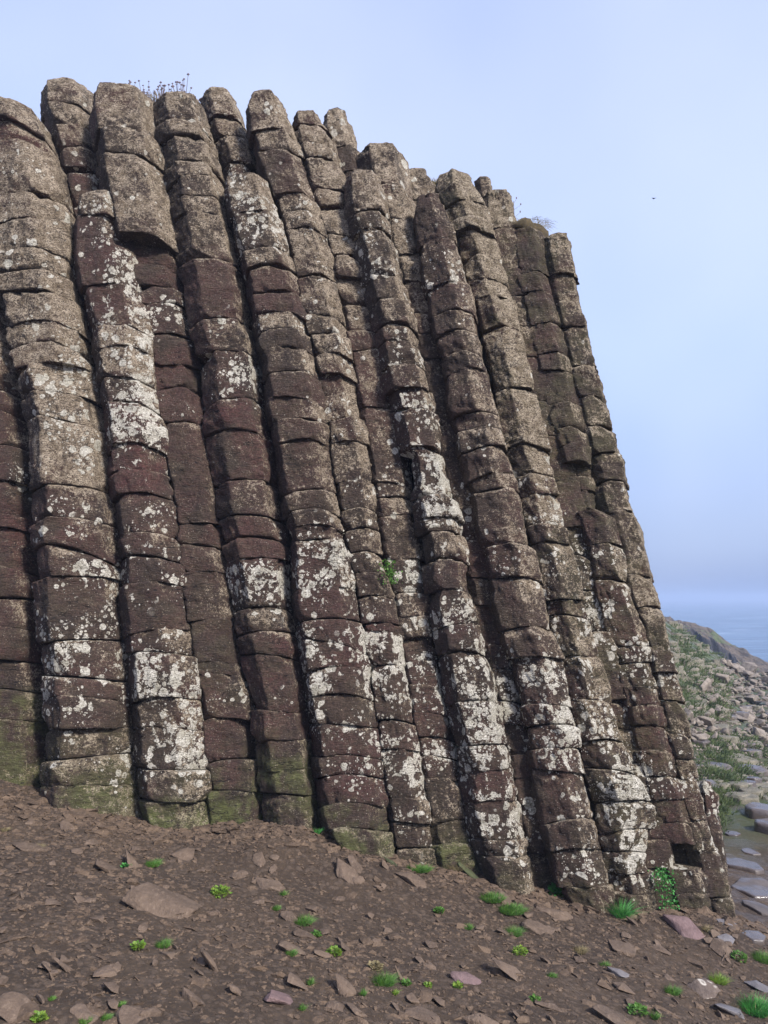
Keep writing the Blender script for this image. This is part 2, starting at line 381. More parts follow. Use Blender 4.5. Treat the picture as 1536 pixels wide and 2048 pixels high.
C['J'] = dict(b=[(290,722,798),(350,738,804),(400,760,818),(500,790,841),(600,812,860),(650,826,868),(700,832,890),(750,842,895),(800,854,904),(850,864,920),(900,878,928),(1000,900,956),(1100,922,976),(1200,940,992),(1300,962,1015),(1350,980,1028),(1400,990,1042),(1500,1006,1066),(1600,1026,1078),(1700,1042,1106),(1780,1056,1116)],
 j=[(290,1,7,0),(360,1,8,0),(435,1,8,0),(505,1,8,0),(560,1,7,1),(625,1,6,1),(665,2,5,2),(715,1,4,2),(850,0,4,1),(960,2,4,1),(1010,2,4,2),(1080,1,4,2),(1155,1,4,1),(1210,0,2,4),(1290,4,2,4),(1335,9,2,0),(1400,9,2,1),(1450,5,2,2),(1510,3,2,3),(1555,1,2,3),(1610,8,3,1),(1710,0,4,0,2)], e=1782, prot=-.06, rot=4, pad=(16,14),
 label='thin recessed column with round head, between the notched column and the angular one')
C['K2'] = dict(b=[(345,804,850),(370,802,878),(420,815,890),(480,830,905)],
 j=[(347,1,8,0),(400,1,7,0)], e=480, prot=-.38, rot=10,
 label='low sloping pale column top set back behind the dark-faced column head')
C['K'] = dict(b=[(390,836,884),(410,830,898),(450,837,918),(480,840,926),(550,854,946),(600,862,956),(650,870,963),(690,884,966),(750,895,985),(800,898,1000),(850,914,1012),(900,924,1024),(950,936,1042),(1000,950,1056),(1050,957,1062),(1090,968,1064),(1100,976,1080),(1200,986,1100),(1250,1000,1108),(1300,1012,1128),(1400,1043,1140),(1450,1054,1164),(1500,1064,1170),(1600,1078,1190),(1700,1102,1212),(1750,1112,1224),(1800,1128,1232),(1860,1165,1240)],
 j=[(390,0,4,2),(472,5,5,2),(560,1,5,4),(615,1,5,3),(655,1,5,3),(700,1,5,1),(735,1,5,3),(820,1,5,2),(850,2,6,0),(890,1,4,2),(940,1,5,1),(975,1,5,1),(1090,3,5,1),(1150,1,5,1),(1250,3,4,2),(1312,9,3,1),(1410,9,4,1),(1450,7,2,4),(1500,6,2,4),(1545,4,4,0),(1640,5,4,0),(1700,6,3,0,1),(1775,2,3,0,3)], e=1848, prot=.20, rot=-26,
 label='big angular column with dark left face and long pale right face, its foot lowest')
C['L'] = dict(b=[(345,890,948),(370,886,962),(400,898,972),(450,914,985),(500,932,1002),(550,944,1016),(600,958,1028),(650,972,1038),(700,983,1050),(750,996,1063),(800,1002,1076),(850,1010,1088),(900,1022,1098),(950,1040,1108),(1000,1052,1120),(1050,1062,1128),(1100,1074,1144),(1150,1086,1160),(1200,1098,1164),(1250,1106,1174),(1300,1124,1190),(1350,1130,1208),(1400,1138,1216),(1450,1160,1228),(1500,1170,1250),(1550,1178,1272),(1600,1190,1298),(1650,1196,1300),(1700,1210,1288),(1750,1222,1302),(1840,1236,1314)],
 j=[(345,1,8,0),(368,1,8,0),(398,1,8,0),(430,1,9,0),(460,1,9,0),(510,1,9,0),(555,1,9,0),(590,1,8,0),(650,1,9,0),(770,1,8,0),(870,2,8,0),(890,2,8,0),(945,4,8,0),(985,5,8,0),(1050,2,4,1),(1085,4,6,0),(1195,4,3,4),(1230,4,6,2),(1310,5,5,3),(1400,5,5,1),(1480,7,3,3),(1540,9,4,0),(1600,8,4,1),(1660,9,4,1),(1705,8,3,1),(1750,8,3,1),(1790,0,4,0)], e=1835, prot=.07, rot=22, pad=(10,4), dome=.1,
 label='pale beige column with a stepped triple cap, its foot beside the long grass tuft')
C['L2'] = dict(b=[(368,948,982),(400,955,990),(460,968,1000),(540,985,1018)],
 j=[(368,1,6,0),(420,1,5,0)], e=540, prot=-.22, rot=0, label='narrow dark shoulder of rock tucked behind the stepped triple cap')
C['M0'] = dict(b=[(393,984,1010),(430,980,1020),(500,992,1032),(600,1015,1055),(700,1035,1080),(800,1060,1100),(850,1070,1112),(900,1085,1135),(1000,1108,1155),(1100,1128,1180),(1200,1150,1200),(1300,1178,1232),(1400,1202,1256),(1500,1232,1284),(1600,1262,1312),(1700,1276,1326),(1820,1300,1346)],
 j=[(393,1,8,0),(455,0,5,2),(530,0,4,2),(590,0,4,2),(650,0,4,1),(710,0,4,1),(800,0,4,1),(870,0,4,2),(960,1,4,2),(1050,4,4,3),(1110,3,5,1),(1180,8,5,0),(1260,4,5,1),(1330,4,4,3),(1400,5,4,2),(1460,4,5,1),(1530,5,5,1),(1600,3,4,2),(1680,3,4,1),(1740,1,4,0)], e=1812, prot=-.07, rot=0, pad=(14,14),
 label='slender inset column just left of the turf-capped one, partly hidden by its neighbours')
C['M'] = dict(b=[(462,1024,1088),(500,1027,1095),(550,1035,1102),(600,1047,1113),(700,1070,1138),(750,1076,1150),(800,1089,1161),(850,1099,1173),(880,1110,1180),(900,1122,1177),(1000,1138,1192),(1015,1140,1195),(1030,1150,1226),(1090,1166,1245),(1150,1180,1252),(1200,1192,1264),(1250,1203,1286),(1300,1220,1302),(1400,1248,1320),(1450,1260,1332),(1500,1270,1344),(1550,1277,1360),(1600,1296,1376),(1700,1310,1402),(1740,1322,1406),(1800,1342,1418),(1850,1352,1424)],
 j=[(462,0,2,3),(540,1,2,2),(575,0,2,1),(640,0,3,1),(700,0,3,1),(738,0,3,1),(800,0,3,1),(850,0,3,1),(885,1,3,2),(920,0,2,1),(950,0,2,1),(980,0,3,0),(1018,0,3,4),(1087,5,4,3),(1155,4,3,5),(1290,4,4,3),(1325,4,3,5),(1372,3,4,4),(1410,3,3,5),(1450,3,2,6),(1505,5,2,6),(1555,4,2,6),(1600,1,1,6),(1648,1,2,4),(1690,0,1,3),(1740,3,5,0),(1790,1,4,0)], e=1842, prot=0, rot=-14,
 pr={9:-.10,10:-.08,11:-.08,24:-.2}, label='dark turf-capped column, second from the right, with a cave-like gap near its foot')
C['N'] = dict(b=[(480,1094,1136),(500,1093,1142),(550,1103,1156),(600,1114,1166),(700,1138,1190),(750,1148,1206),(800,1160,1220),(850,1171,1232),(900,1180,1244),(950,1190,1254),(1000,1204,1264),(1050,1222,1284),(1100,1242,1296),(1150,1248,1306),(1200,1262,1322),(1250,1284,1332),(1300,1298,1342),(1400,1316,1368),(1500,1342,1390),(1550,1358,1398),(1600,1372,1412),(1700,1396,1440),(1800,1418,1464),(1860,1436,1474)],
 j=[(480,1,6,0),(545,1,6,0),(600,1,5,0),(650,1,5,0),(730,1,5,0),(790,1,5,0),(850,1,5,0),(900,1,4,0),(960,1,5,0),(1020,1,6,0),(1150,1,6,0),(1210,1,5,0),(1300,3,4,2),(1345,3,4,2),(1400,3,5,0),(1470,4,5,0),(1520,3,5,1),(1560,4,4,3),(1640,6,4,2),(1700,7,3,1),(1800,0,4,0)], e=1846, prot=-.05, rot=8, pad=(18,0),
 label='rightmost full-height column, greenish grey, forming the cliff edge against the sky')
C['O'] = dict(b=[(1575,1392,1420),(1590,1390,1436),(1660,1398,1442),(1800,1416,1464)],
 j=[(1575,6,4,1),(1630,2,4,1)], e=1800, prot=-.42, rot=0, label='low broken stub leaning out at the right foot of the cliff by the grass')

# facet normals (deg, 0 faces the viewer, + to the right) with distances
def section(theta, angs, dist, pw):
    c = np.cos(theta[:, None] - angs[None, :]) / dist[None, :]
    c = np.maximum(c, 0)
    return (c ** pw).sum(1) ** (-1 / pw)

th = np.concatenate([np.linspace(-115, 115, 88), np.linspace(125, 235, 8)[:-0 or None]])
th = np.radians(th); NT = len(th)
CAPT = np.array([.0, .35, .62, .82, .93])


def column(key, c):
    rs = np.random.default_rng(abs(hash(key)) % 1000 if False else sum(map(ord, key)) * 7 + len(key))
    b = np.array(c['b'], float); padl, padr = c.get('pad', (0, 0))
    js = c['j']; ys = [j[0] for j in js] + [c['e'] + 70]
    hexr = math.radians(c['rot'])
    angs = np.radians(np.array([0, 56, 106, 180, 254, 304.]) + rs.uniform(-7, 7, 6)) + hexr
    base_dist = np.array([1, 1.02, 1.0, 1.1, 1.0, 1.02]) * (1 + rs.uniform(-.05, .05, 6))
    
    def axis(y, prot):
        xl = np.interp(y, b[:, 0], b[:, 1]) - padl; xr = np.interp(y, b[:, 0], b[:, 2]) + padr
        if y > b[-1, 0]:
            k = (y - b[-1, 0]); xl += .2 * k; xr += .2 * k
        P, d = on_wall((xl + xr) / 2, y, prot)
        half = (xr - xl) / 2 / F * 1.08
        hw = half * fwd(P)
        Q = P + Vv * hw * .65
        hw = half * fwd(Q)
        Cc = P + Vv * hw
        Cc[0] = P[0] / fwd(P) * fwd(Q)
        return Cc, hw

    foot, _ = axis(c['e'], c['prot'])
    root = empty('basalt_column', foot)
    tag(root, c['label'], 'rock column', 'basalt columns of the cliff', 'thing')
    ends = []          # tilt of each joint
    for k in range(len(ys)):
        ends.append((rs.normal(0, .07), rs.normal(0, .04), rs.uniform(.02, .22), rs.random() ** 1.6))
    for k, j in enumerate(js):
        y0, y1 = ys[k], ys[k + 1]
        if k == 0: y0 += -13 + 30 * c.get('dome', 0)
        pr = c['prot'] + c.get('pr', {}).get(k, 0) + rs.normal(0, .012)
        A0, h0 = axis(y0, pr); A1, h1 = axis(y1, pr)
        L = np.linalg.norm(A1 - A0)
        nrow = max(8, int(L / .020))
        top = (k == 0)
        t = np.linspace(0, 1, nrow)
        t = t + .0 * t
        # more rows near the ends
        t = .5 - .5 * np.cos(np.pi * (t * .9 + .05)); t = (t - t[0]) / (t[-1] - t[0])
        yy = y0 + (y1 - y0) * t
        dist = base_dist * (1 + rs.normal(0, .028, 6)); an = angs + rs.normal(0, .02, 6) + (math.radians(c['rtop'][1]) if 'rtop' in c and ys[k] < c['rtop'][0] else 0)
        pw = rs.uniform(70, 140)
        prof = section(th, an, dist, pw)
        ex = prof * np.sin(th); off = (ex.max() + ex.min()) / 2; sc = 2 / (ex.max() - ex.min())
        ux = (ex - off) * sc; uy = -prof * np.cos(th) * sc
        # end rounding
        g0, g1 = ends[k][3], ends[k + 1][3]
        er_t = (.010 + .035 * g0) if not top else (.09 + c.get('dome', 0) * .5)
        er_b = .009 + .028 * g1
        sh = rs.uniform(.8, 1.4)
        a_t = np.clip(1 - t * L / (er_t * sh), 0, 1); a_b = np.clip(1 - (1 - t) * L / (er_b * sh), 0, 1)
        s_t = 1 - (1 - np.sqrt(np.maximum(0, 1 - (a_t * .96) ** 2.2))) * (.012 + .075 * g0 if not top else .07 + c.get('dome', 0) * .5)
        s_b = 1 - (1 - np.sqrt(np.maximum(0, 1 - (a_b * .96) ** 2.2))) * (.012 + .06 * g1)
        belly = 1 + rs.uniform(-.008, .016) * np.sin(np.pi * t)
        S = s_t * s_b * belly * (1 - rs.uniform(0, .02))
        sway = rs.normal(0, .012, 2)
        rows = []; meta = []
        # bites
        bites = []
        for _ in range(rs.integers(1, 4)):
            bites.append((rs.choice([-1, 1]) * rs.uniform(.3, 1.4), rs.choice([0., 1.], p=[.35, .65]), rs.uniform(.08, .30), rs.uniform(.04, .16), rs.uniform(.03, .11)))
        e0, e1 = ends[k], ends[k + 1]
        gap0 = -.001 + .008 * g0; gap1 = -.001 + .008 * g1
        for i in range(nrow):
            Cc, hw = axis(yy[i], pr)
            m = np.ones(NT)
            for (ta, te, tw, dp, ln) in bites:
                zz = abs(t[i] - te) * L
                m -= dp * np.exp(-((th - ta) / tw) ** 2) * max(0, 1 - (zz / ln)) ** .5 if zz < ln else 0
            lx = ux * hw * S[i] * m + sway[0]; ly = uy * hw * S[i] * m + sway[1]
            f0 = 1 - t[i]; f1 = t[i]
            arc = (lx / hw) ** 2 * hw
            dz = f0 ** 1.5 * (e0[0] * lx + e0[1] * ly - e0[2] * arc - gap0) + f1 ** 1.5 * (e1[0] * lx + e1[1] * ly - e1[2] * arc + gap1)
            if top: dz = dz - 0
            rows.append(Cc[None] + lx[:, None] * U + ly[:, None] * Vv + dz[:, None] * D)
        rows = np.array(rows)                                  # nrow x NT x 3
        # caps
        def cap(ring, up, dome):
            cen = ring.mean(0); out = []
            for q in CAPT:
                rr = cen + (ring - cen) * q
                out.append(rr + up * D * dome * (1 - q ** 3))
            return out
        dm = .07 + c.get('dome', 0) * .35 if top else .015
        hwm = h0
        ct = cap(rows[0], 1, dm * hwm * 2 if top else .012); cb = cap(rows[-1], 1, .01)
        allr = np.array(ct + list(rows) + cb[::-1])
        n, mth = allr.shape[:2]
        V = allr.reshape(-1, 3)
        # broken corners: flat chips cut off the block
        Cm = V.mean(0); U2 = U - np.dot(U, D) * D; U2 /= np.linalg.norm(U2); B3 = np.stack([U2, np.cross(D, U2), D]); ql = (V - Cm) @ B3.T
        for _ in range(rs.integers(3, 8) if L > .2 else rs.integers(2, 5)):
            a = rs.uniform(-1.5, 1.5); bb = rs.uniform(.25, 1.05) * rs.choice([-1, 1]) * (rs.random() < .75)
            nn = np.array([math.sin(a) * math.cos(bb), -math.cos(a) * math.cos(bb), math.sin(bb)])
            pr_ = ql @ nn; cut = pr_.max() - (.45 if top else 1) * (rs.uniform(.005, .05 * min(1, L / .3)) * (1 if bb else .4) * (rs.random() ** .7))
            exs = np.maximum(0, pr_ - cut); ql = ql - exs[:, None] * nn
        V = Cm + ql @ B3
        # displacement along the outward direction
        cen = np.repeat(np.array([V.reshape(n, mth, 3)[q].mean(0) for q in range(n)]), mth, axis=0)
        outd = V - cen; ln = np.linalg.norm(outd, axis=1, keepdims=True); outd = outd / np.maximum(ln, 1e-4)
        nc = len(CAPT)
        capm = np.zeros(n); capm[:nc] = 1
        capm = np.repeat(capm, mth)
        Q = V + rs.uniform(-50, 50, 3)
        q1 = fbm(Q, (5, 5, 8), 3, 3); q2 = fbm(Q, (16, 16, 34), 3, 9); q3 = 1 - np.abs(fbm(Q, (9, 9, 14), 2, 21)) * 2
        q4 = fbm(Q, (34, 34, 60), 2, 31)
        step = np.floor(Q[:, 2] * 11 + 2.2 * vnoise(Q * 2.4, 5))      # small ledges
        q5 = _h(step.astype(np.int64), step.astype(np.int64) * 3, step.astype(np.int64) * 7, 4) - .5
        amp = np.where(capm > 0, .35, 1.)
        dsp = (.018 * q1 + .013 * q2 + .010 * q4 - .008 * np.maximum(q3 - .55, 0) + .016 * q5 * (fbm(Q, (3, 3, 3), 1, 8) > .0)) * amp
        V = V + outd * dsp[:, None]
        V[:, :] += D[None] * (capm * .018 * q1)[:, None]
        idx = np.arange(n * mth).reshape(n, mth); nxt = np.roll(idx, -1, axis=1)
        quads = np.stack([idx[:-1], idx[1:], nxt[1:], nxt[:-1]], -1).reshape(-1, 4)
        o = mesh_obj('segment', V, quads, M_BAS, root, foot)
        # lichen cover per vertex, flowing over the joints into the neighbouring blocks
        def lv(m_):
            q_ = js[min(max(m_, 0), len(js) - 1)]
            al = q_[4] / 9 if len(q_) > 4 else (.22 if key in ('N', 'M0', 'L', 'M') else .06)
            return np.array([(q_[1] / 9) ** 1.4 * 1.05, q_[2] / 9, q_[3] / 9, al])
        me_, up_, dn_ = lv(k), lv(k - 1), lv(k + 1)
        tt = np.concatenate([np.zeros(nc), t, np.ones(nc)]); tt = np.repeat(tt, mth) + .35 * q1
        fu = np.clip(.5 - tt / .5, 0, .5)[:, None]; fd = np.clip(.5 - (1 - tt) / .5, 0, .5)[:, None]
        mixv = me_[None] * (1 - fu - fd) + up_[None] * fu + dn_[None] * fd
        for ci, an_ in enumerate(('lichen', 'crust', 'rust', 'algae')):
            at = o.data.attributes.new(an_, 'FLOAT', 'POINT'); at.data.foreach_set('value', mixv[:, ci].astype(np.float32))
    return root


for k, c in C.items():
    column(k, c)

# ------------------------------------------------------------------ ground height
feet = []
for k, c in C.items():
    if c['e'] < 1500 or k == 'O': continue
    b = np.array(c['b'], float)
    xm = (np.interp(c['e'], b[:, 0], b[:, 1]) + np.interp(c['e'], b[:, 0], b[:, 2])) / 2
    P, d = on_wall(xm, c['e'] - 8, c['prot'])
    feet.append(P)
feet = np.array(feet)


def plane_z(x, y):
    return -1.6 - .176 * x - .085 * y

fres = feet[:, 2] - plane_z(feet[:, 0], feet[:, 1])


def sstep(v, a, b):
    t = np.clip((v - a) / (b - a), 0, 1); return t * t * (3 - 2 * t)


def ground_z(x, y, fine=True):
    x = np.asarray(x, float); y = np.asarray(y, float); sh = x.shape
    x = x.ravel(); y = y.ravel()
    z = plane_z(x, y)
    d2 = (x[:, None] - feet[None, :, 0]) ** 2 + (y[:, None] - feet[None, :, 1]) ** 2
    w = np.exp(-d2 / .18); W = w.sum(1)
    res = (w * fres[None]).sum(1) / np.maximum(W, 1e-9)
    near = 1 - np.exp(-W * 2.0)
    dd = np.sqrt(d2.min(1))
    res = np.where(W > 1e-6, res, 0)
    z = z + res * near * np.exp(-(dd / 1.1) ** 2)
    # shore side
    floor = -3.35 + .0 * y
    z = np.where(z < floor, floor + (z - floor) * .12, z)
    z = np.maximum(z, np.where(y > 8, -3.6, z))
    ridge = 10.2 + (y - 30) * .44
    hill = np.minimum(-.45 - .75 * (x - ridge), -.45 + .0 * x) - .35
    hill = floor + (hill - floor) * sstep(y, 9, 26)
    soft = sstep(y, 9, 14)
    z = np.where(x > 2.6, np.maximum(z, hill * soft + z * (1 - soft)), z)
    # down to the sea
    edge = 36 + .35 * (x - 14)
    drop = sstep(y, edge, edge + 9)
    z = z * (1 - drop) + (-9.0) * drop
    P = np.stack([x, y, 0 * x], 1)
    z = z + .05 * fbm(P, (.9, .9, 1), 3, 40) * np.minimum(1, .4 + y / 12) + .03 * fbm(P, (3, 3, 1), 3, 44)
    if fine:
        z = z + .016 * fbm(P, (11, 11, 1), 3, 47)
    z = z + sstep(y, 12, 22) * .25 * fbm(P, (.5, .5, 1), 3, 49)
    return z.reshape(sh)


def hit_ground(px, py):
    d = ray(px, py)
    ts = np.linspace(1.5, 60, 3000)
    pts = ts[:, None] * d[None]
    gz = ground_z(pts[:, 0], pts[:, 1], False)
    k = np.argmax(pts[:, 2] < gz)
    if k == 0: return pts[-1]
    return np.array([pts[k, 0], pts[k, 1], gz[k]])


def grid_mesh(xs, ys, zf):
    X, Y = np.meshgrid(xs, ys); Z = zf(X, Y)
    V = np.stack([X, Y, Z], -1).reshape(-1, 3)
    idx = np.arange(X.size).reshape(X.shape)
    q = np.stack([idx[:-1, :-1], idx[:-1, 1:], idx[1:, 1:], idx[1:, :-1]], -1).reshape(-1, 4)
    return V, q

xs = np.concatenate([np.linspace(-40, -5, 20)[:-1], np.linspace(-5, 4.6, 330)[:-1], np.linspace(4.6, 25, 200)[:-1], np.linspace(25, 120, 40)])
ys = np.concatenate([np.linspace(-20, 1.2, 20)[:-1], np.linspace(1.2, 8.5, 260)[:-1], np.linspace(8.5, 48, 260)[:-1], np.linspace(48, 160, 20)])
V, q = grid_mesh(xs, ys, ground_z)
g = mesh_obj('ground', V, q, M_GROUND); g['kind'] = 'structure'

# ------------------------------------------------------------------ rock mass the columns lean on
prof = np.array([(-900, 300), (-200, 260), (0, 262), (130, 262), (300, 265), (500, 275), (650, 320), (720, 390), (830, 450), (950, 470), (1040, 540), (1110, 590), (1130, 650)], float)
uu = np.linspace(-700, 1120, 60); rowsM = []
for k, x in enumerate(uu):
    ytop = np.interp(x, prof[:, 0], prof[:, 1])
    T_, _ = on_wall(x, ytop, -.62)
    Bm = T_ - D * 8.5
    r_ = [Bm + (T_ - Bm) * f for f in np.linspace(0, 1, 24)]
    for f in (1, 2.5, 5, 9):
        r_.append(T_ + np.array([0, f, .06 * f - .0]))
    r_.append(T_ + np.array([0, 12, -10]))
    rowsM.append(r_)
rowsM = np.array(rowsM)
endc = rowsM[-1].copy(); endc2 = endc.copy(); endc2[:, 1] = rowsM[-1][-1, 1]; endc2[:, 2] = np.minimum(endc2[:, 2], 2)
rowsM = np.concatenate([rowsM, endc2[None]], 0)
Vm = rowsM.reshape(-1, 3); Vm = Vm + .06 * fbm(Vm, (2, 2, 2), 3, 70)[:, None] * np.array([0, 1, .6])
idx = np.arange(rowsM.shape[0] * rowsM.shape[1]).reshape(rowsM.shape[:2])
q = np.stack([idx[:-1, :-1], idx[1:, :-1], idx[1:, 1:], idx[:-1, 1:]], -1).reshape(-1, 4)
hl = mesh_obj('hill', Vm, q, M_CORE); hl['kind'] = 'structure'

# ------------------------------------------------------------------ stones
def hull(seed, n=14, sc=(1, 1, 1), power=1.0):
    r = random.Random(seed); bm = bmesh.new()
    for _ in range(n):
        v = Vector([r.gauss(0, 1) for _ in range(3)]); v.normalize()
        m = max(abs(v.x), abs(v.y), abs(v.z)); v = v.lerp(v / m, power * .6)
        bm.verts.new((v.x * sc[0], v.y * sc[1], v.z * sc[2]))
    res = bmesh.ops.convex_hull(bm, input=bm.verts)
    bmesh.ops.delete(bm, geom=[e for e in res['geom_interior'] if isinstance(e, bmesh.types.BMVert)], context='VERTS')
    return bm


def hull_np(seed, n, power=1.0):
    bm = hull(seed, n, power=power); bmesh.ops.triangulate(bm, faces=bm.faces)
    bm.verts.ensure_lookup_table()
    for i, v in enumerate(bm.verts): v.index = i
    V = np.array([v.co[:] for v in bm.verts]); T = np.array([[v.index for v in f.verts] for f in bm.faces]); bm.free()
    return V, T


def rough_stone(seed, dims, n=13, name='stone', mat=None, sub=3, amp=.05):
    bm = hull(seed, n)
    bmesh.ops.bevel(bm, geom=list(bm.edges), offset=.07, segments=2, affect='EDGES', profile=.6)
    bmesh.ops.triangulate(bm, faces=bm.faces)
    for _ in range(sub - 1):
        big = [e for e in bm.edges if e.calc_length() > .16]
        if big: bmesh.ops.subdivide_edges(bm, edges=big, cuts=1)
        bmesh.ops.triangulate(bm, faces=bm.faces)
    bm.verts.ensure_lookup_table()
    V = np.array([v.co[:] for v in bm.verts])
    nn = V / np.maximum(np.linalg.norm(V, axis=1, keepdims=True), 1e-6)
    V = V + nn * (amp * fbm(V + seed, (2.2, 2.2, 4), 3, seed % 97) + amp * .5 * fbm(V + seed, (7, 7, 16), 2, seed % 89))[:, None]
    V = V * np.array(dims)
    for v, co in zip(bm.verts, V): v.co = co
    me = bpy.data.meshes.new(name); bm.to_mesh(me); bm.free()
    me.polygons.foreach_set('use_smooth', np.ones(len(me.polygons), bool))
    if mat: me.materials.append(mat)
    return me


def ground_normal(x, y, e=.25):
    zx = (ground_z(np.array([x + e]), np.array([y]), False) - ground_z(np.array([x - e]), np.array([y]), False))[0] / (2 * e)
    zy = (ground_z(np.array([x]), np.array([y + e]), False) - ground_z(np.array([x]), np.array([y - e]), False))[0] / (2 * e)
    return Vector((-zx, -zy, 1)).normalized()


def put_stone(px, py, wpx, hpx, label, mat=None, tilt=0, name='stone', seed=None, n=12, group=None, thick=.45, yaw=None, cat='stone', sink=.3):
    P = hit_ground(px, py + hpx * .25)
    dd = fwd(P); a = wpx / F * dd / 2; h = hpx / F * dd / 2
    seed = seed or int(px * 3 + py)
    r = random.Random(seed)
    t_ = max(min(h, a) * thick, a * .22)
    depth = max(h * 1.9, a * .5)
    me = rough_stone(seed, (a, depth, t_), n, name, mat or M_STONE)
    o = bpy.data.objects.new(name, me); COL.objects.link(o)
    nrm = ground_normal(P[0], P[1])
    q_ = nrm.to_track_quat('Z', 'Y').to_matrix().to_4x4()
    yawv = yaw if yaw is not None else r.uniform(-.6, .2)
    o.matrix_world = Matrix.Translation(Vector(P) + nrm * t_ * (.5 - sink)) @ q_ @ Matrix.Rotation(yawv, 4, 'Z') @ Matrix.Rotation(tilt, 4, 'X')
    tag(o, label, cat, group or 'loose stones on the dirt slope')
    return o

ST = [
 (340,1788,150,90,'largest flat slab half buried in the dirt on the left',0,.12),
 (262,1722,40,46,'upright split stone just above the largest flat slab',0,.6),
 (214,1730,58,32,'low rounded stone left of the upright split stone',0,.2),
 (367,1704,60,34,'long slanting stone just below the green-footed column',0,.1),
 (182,1683,46,16,'thin flat stone in the soil below the second column',0,0),
 (155,1700,34,14,'small flat chip left below the thin flat stone',0,0),
 (132,1653,30,24,'small dark cobble close under the foot of the second column',0,.4),
 (65,1645,26,16,'small cobble near the left edge beneath the leftmost column',0,.2),
 (62,1688,70,40,'broad crumbly stone near the left edge below the leftmost column',0,.1),
 (165,1800,28,22,'pale pointed chip left of the largest flat slab',0,.3),
 (105,1805,40,18,'flat stone lying far left of the largest flat slab',0,0),
 (425,1925,34,46,'blade-shaped stone on edge below the largest flat slab',0,.8),
 (34,2022,84,60,'heavy dark block cut off in the bottom left corner',0,.3),
 (168,2024,60,34,'long dark stone beside the yellow-green plant at bottom left',0,.2),
 (262,2030,84,36,'broad slab on the bottom edge between two small grass tufts',0,.1),
 (212,1944,84,26,'low pale ledge stone below the two bright tufts on the left',0,.1),
 (104,1952,18,28,'small upright stone left of the low pale ledge stone',0,.9),
 (128,1930,34,30,'angular stone above the small upright stone at far left',0,.4),
 (378,1992,40,38,'rounded pale stone above the bottom edge slab',0,.2),
 (474,1978,34,30,'small dark wedge beside the pink stone',0,.6),
 (518,1718,28,26,'little egg-shaped stone below the column with a square green foot',0,.2),
 (473,1748,42,16,'flat brown stone below the egg-shaped stone',0,0),
 (536,1762,50,38,'long slanting stone above the pale green tuft in the middle',0,0),
 (690,1737,44,44,'left one of the pair of pale stones under the ridged column',0,.3),
 (714,1728,28,34,'right one of the pair of pale stones under the ridged column',0,.3),
 (820,1754,70,38,'pale wedge stone against the foot of the lichen-white column',0,.1),
 (580,1832,64,22,'flat stone left of the bright tuft in the middle of the slope',0,0),
 (582,1892,44,34,'brown stone below the bright tuft in the middle of the slope',0,.2),
 (610,1868,38,28,'smooth stone touching the narrow upright tuft',0,.2),
 (596,1962,48,36,'slanting stone left of the spiky tuft near the bottom',0,.4),
 (556,1992,62,38,'pinkish rounded stone near the bottom centre',1,.2),
 (646,1905,26,24,'square stone right of the brown stone at the centre of the slope',0,.2),
 (694,1975,46,48,'slanting stone left of the brightest tuft pair',0,.5),
 (802,1952,18,34,'narrow stone standing beside the brightest tuft pair',0,1.),
 (712,2018,44,30,'dark stone on the bottom edge below the brightest tuft pair',0,.3),
 (1000,1790,60,30,'pale stone set above the long strip of grass',0,.2),
 (1034,1940,54,66,'tall pale block leaning on the slope under a lime plant',0,.5),
 (936,1958,78,34,'long pink-brown slab left of the tall pale block',1,.1),
 (968,2030,84,58,'large smooth boulder on the bottom edge right of centre',0,.4),
 (1076,1848,62,34,'long ribbed stone below the strip of grass',0,0),
 (1110,1820,44,44,'slanting slab at the lowest foot of the angular column',0,0),
 (1236,1884,84,38,'long narrow stone slanting down from the angular column foot',0,0),
 (1226,2030,90,52,'long slab running off the bottom edge on the right',0,.2),
 (1238,1943,34,28,'small blue-grey stone on the right part of the slope',2,.1),
 (1250,1972,50,26,'thin brown slab under the small blue-grey stone',0,0),
 (1372,1843,66,46,'smooth reddish slab against the foot of the turf-capped column',1,.1),
 (1388,1964,78,56,'lichen-patched block on the right part of the slope',3,0),
 (1446,1892,54,30,'split grey stone at the right below the cliff corner',0,.3),
 (1450,2012,58,46,'rounded blue-grey stone near the bottom right',2,.2),
 (1266,1842,24,24,'small pointed stone at the grassy foot of the pale column',0,.6),
 (1452,1842,34,22,'small grey stone at the foot of the rightmost column',2,.1),
 (1010,1862,30,22,'small stone above the lower grass strip',0,.2),
 (1096,2010,44,30,'dim flat stone right of the bottom boulder',0,.1),
 (860,1928,40,28,'brown stone in the middle right of the slope',0,.1),
 (846,2022,70,40,'broad buried stone on the bottom edge left of the boulder',0,.1),
 (1320,1896,40,22,'flat stone below the reddish slab',0,0),
 (940,1740,34,34,'mossy rounded stone at the foot between two columns',4,.5),
 (783,1722,26,24,'green mossy stone wedged at the foot beside the ridged column',4,.5),
]
mats = [M_STONE, M_STONEP, M_STONEB, M_STONEL, M_STONEG]
for (px, py, w_, h_, lab, mi, tl) in ST:
    put_stone(px, py, w_, h_, lab, mats[mi], tilt=tl)

# wet slabs beside the path
for (px, py, w_, h_, lab, th_, mi) in [
 (1422,1566,32,24,'pale rounded stone in the grass beside the cliff corner',.5,2),
 (1518,1972,54,22,'blue-grey flat stone at the right edge near the bottom',.4,2),
 (1452,1876,40,18,'damp grey slab below the foot of the last column',.4,2)]:
    put_stone(px, py, w_, h_, lab, [M_WET, 0, M_STONEB][mi], tilt=.05, name='wet_slab' if mi == 0 else 'stone', n=16, thick=th_, yaw=-.25, cat='slab', group='stones beside the path', sink=.05)


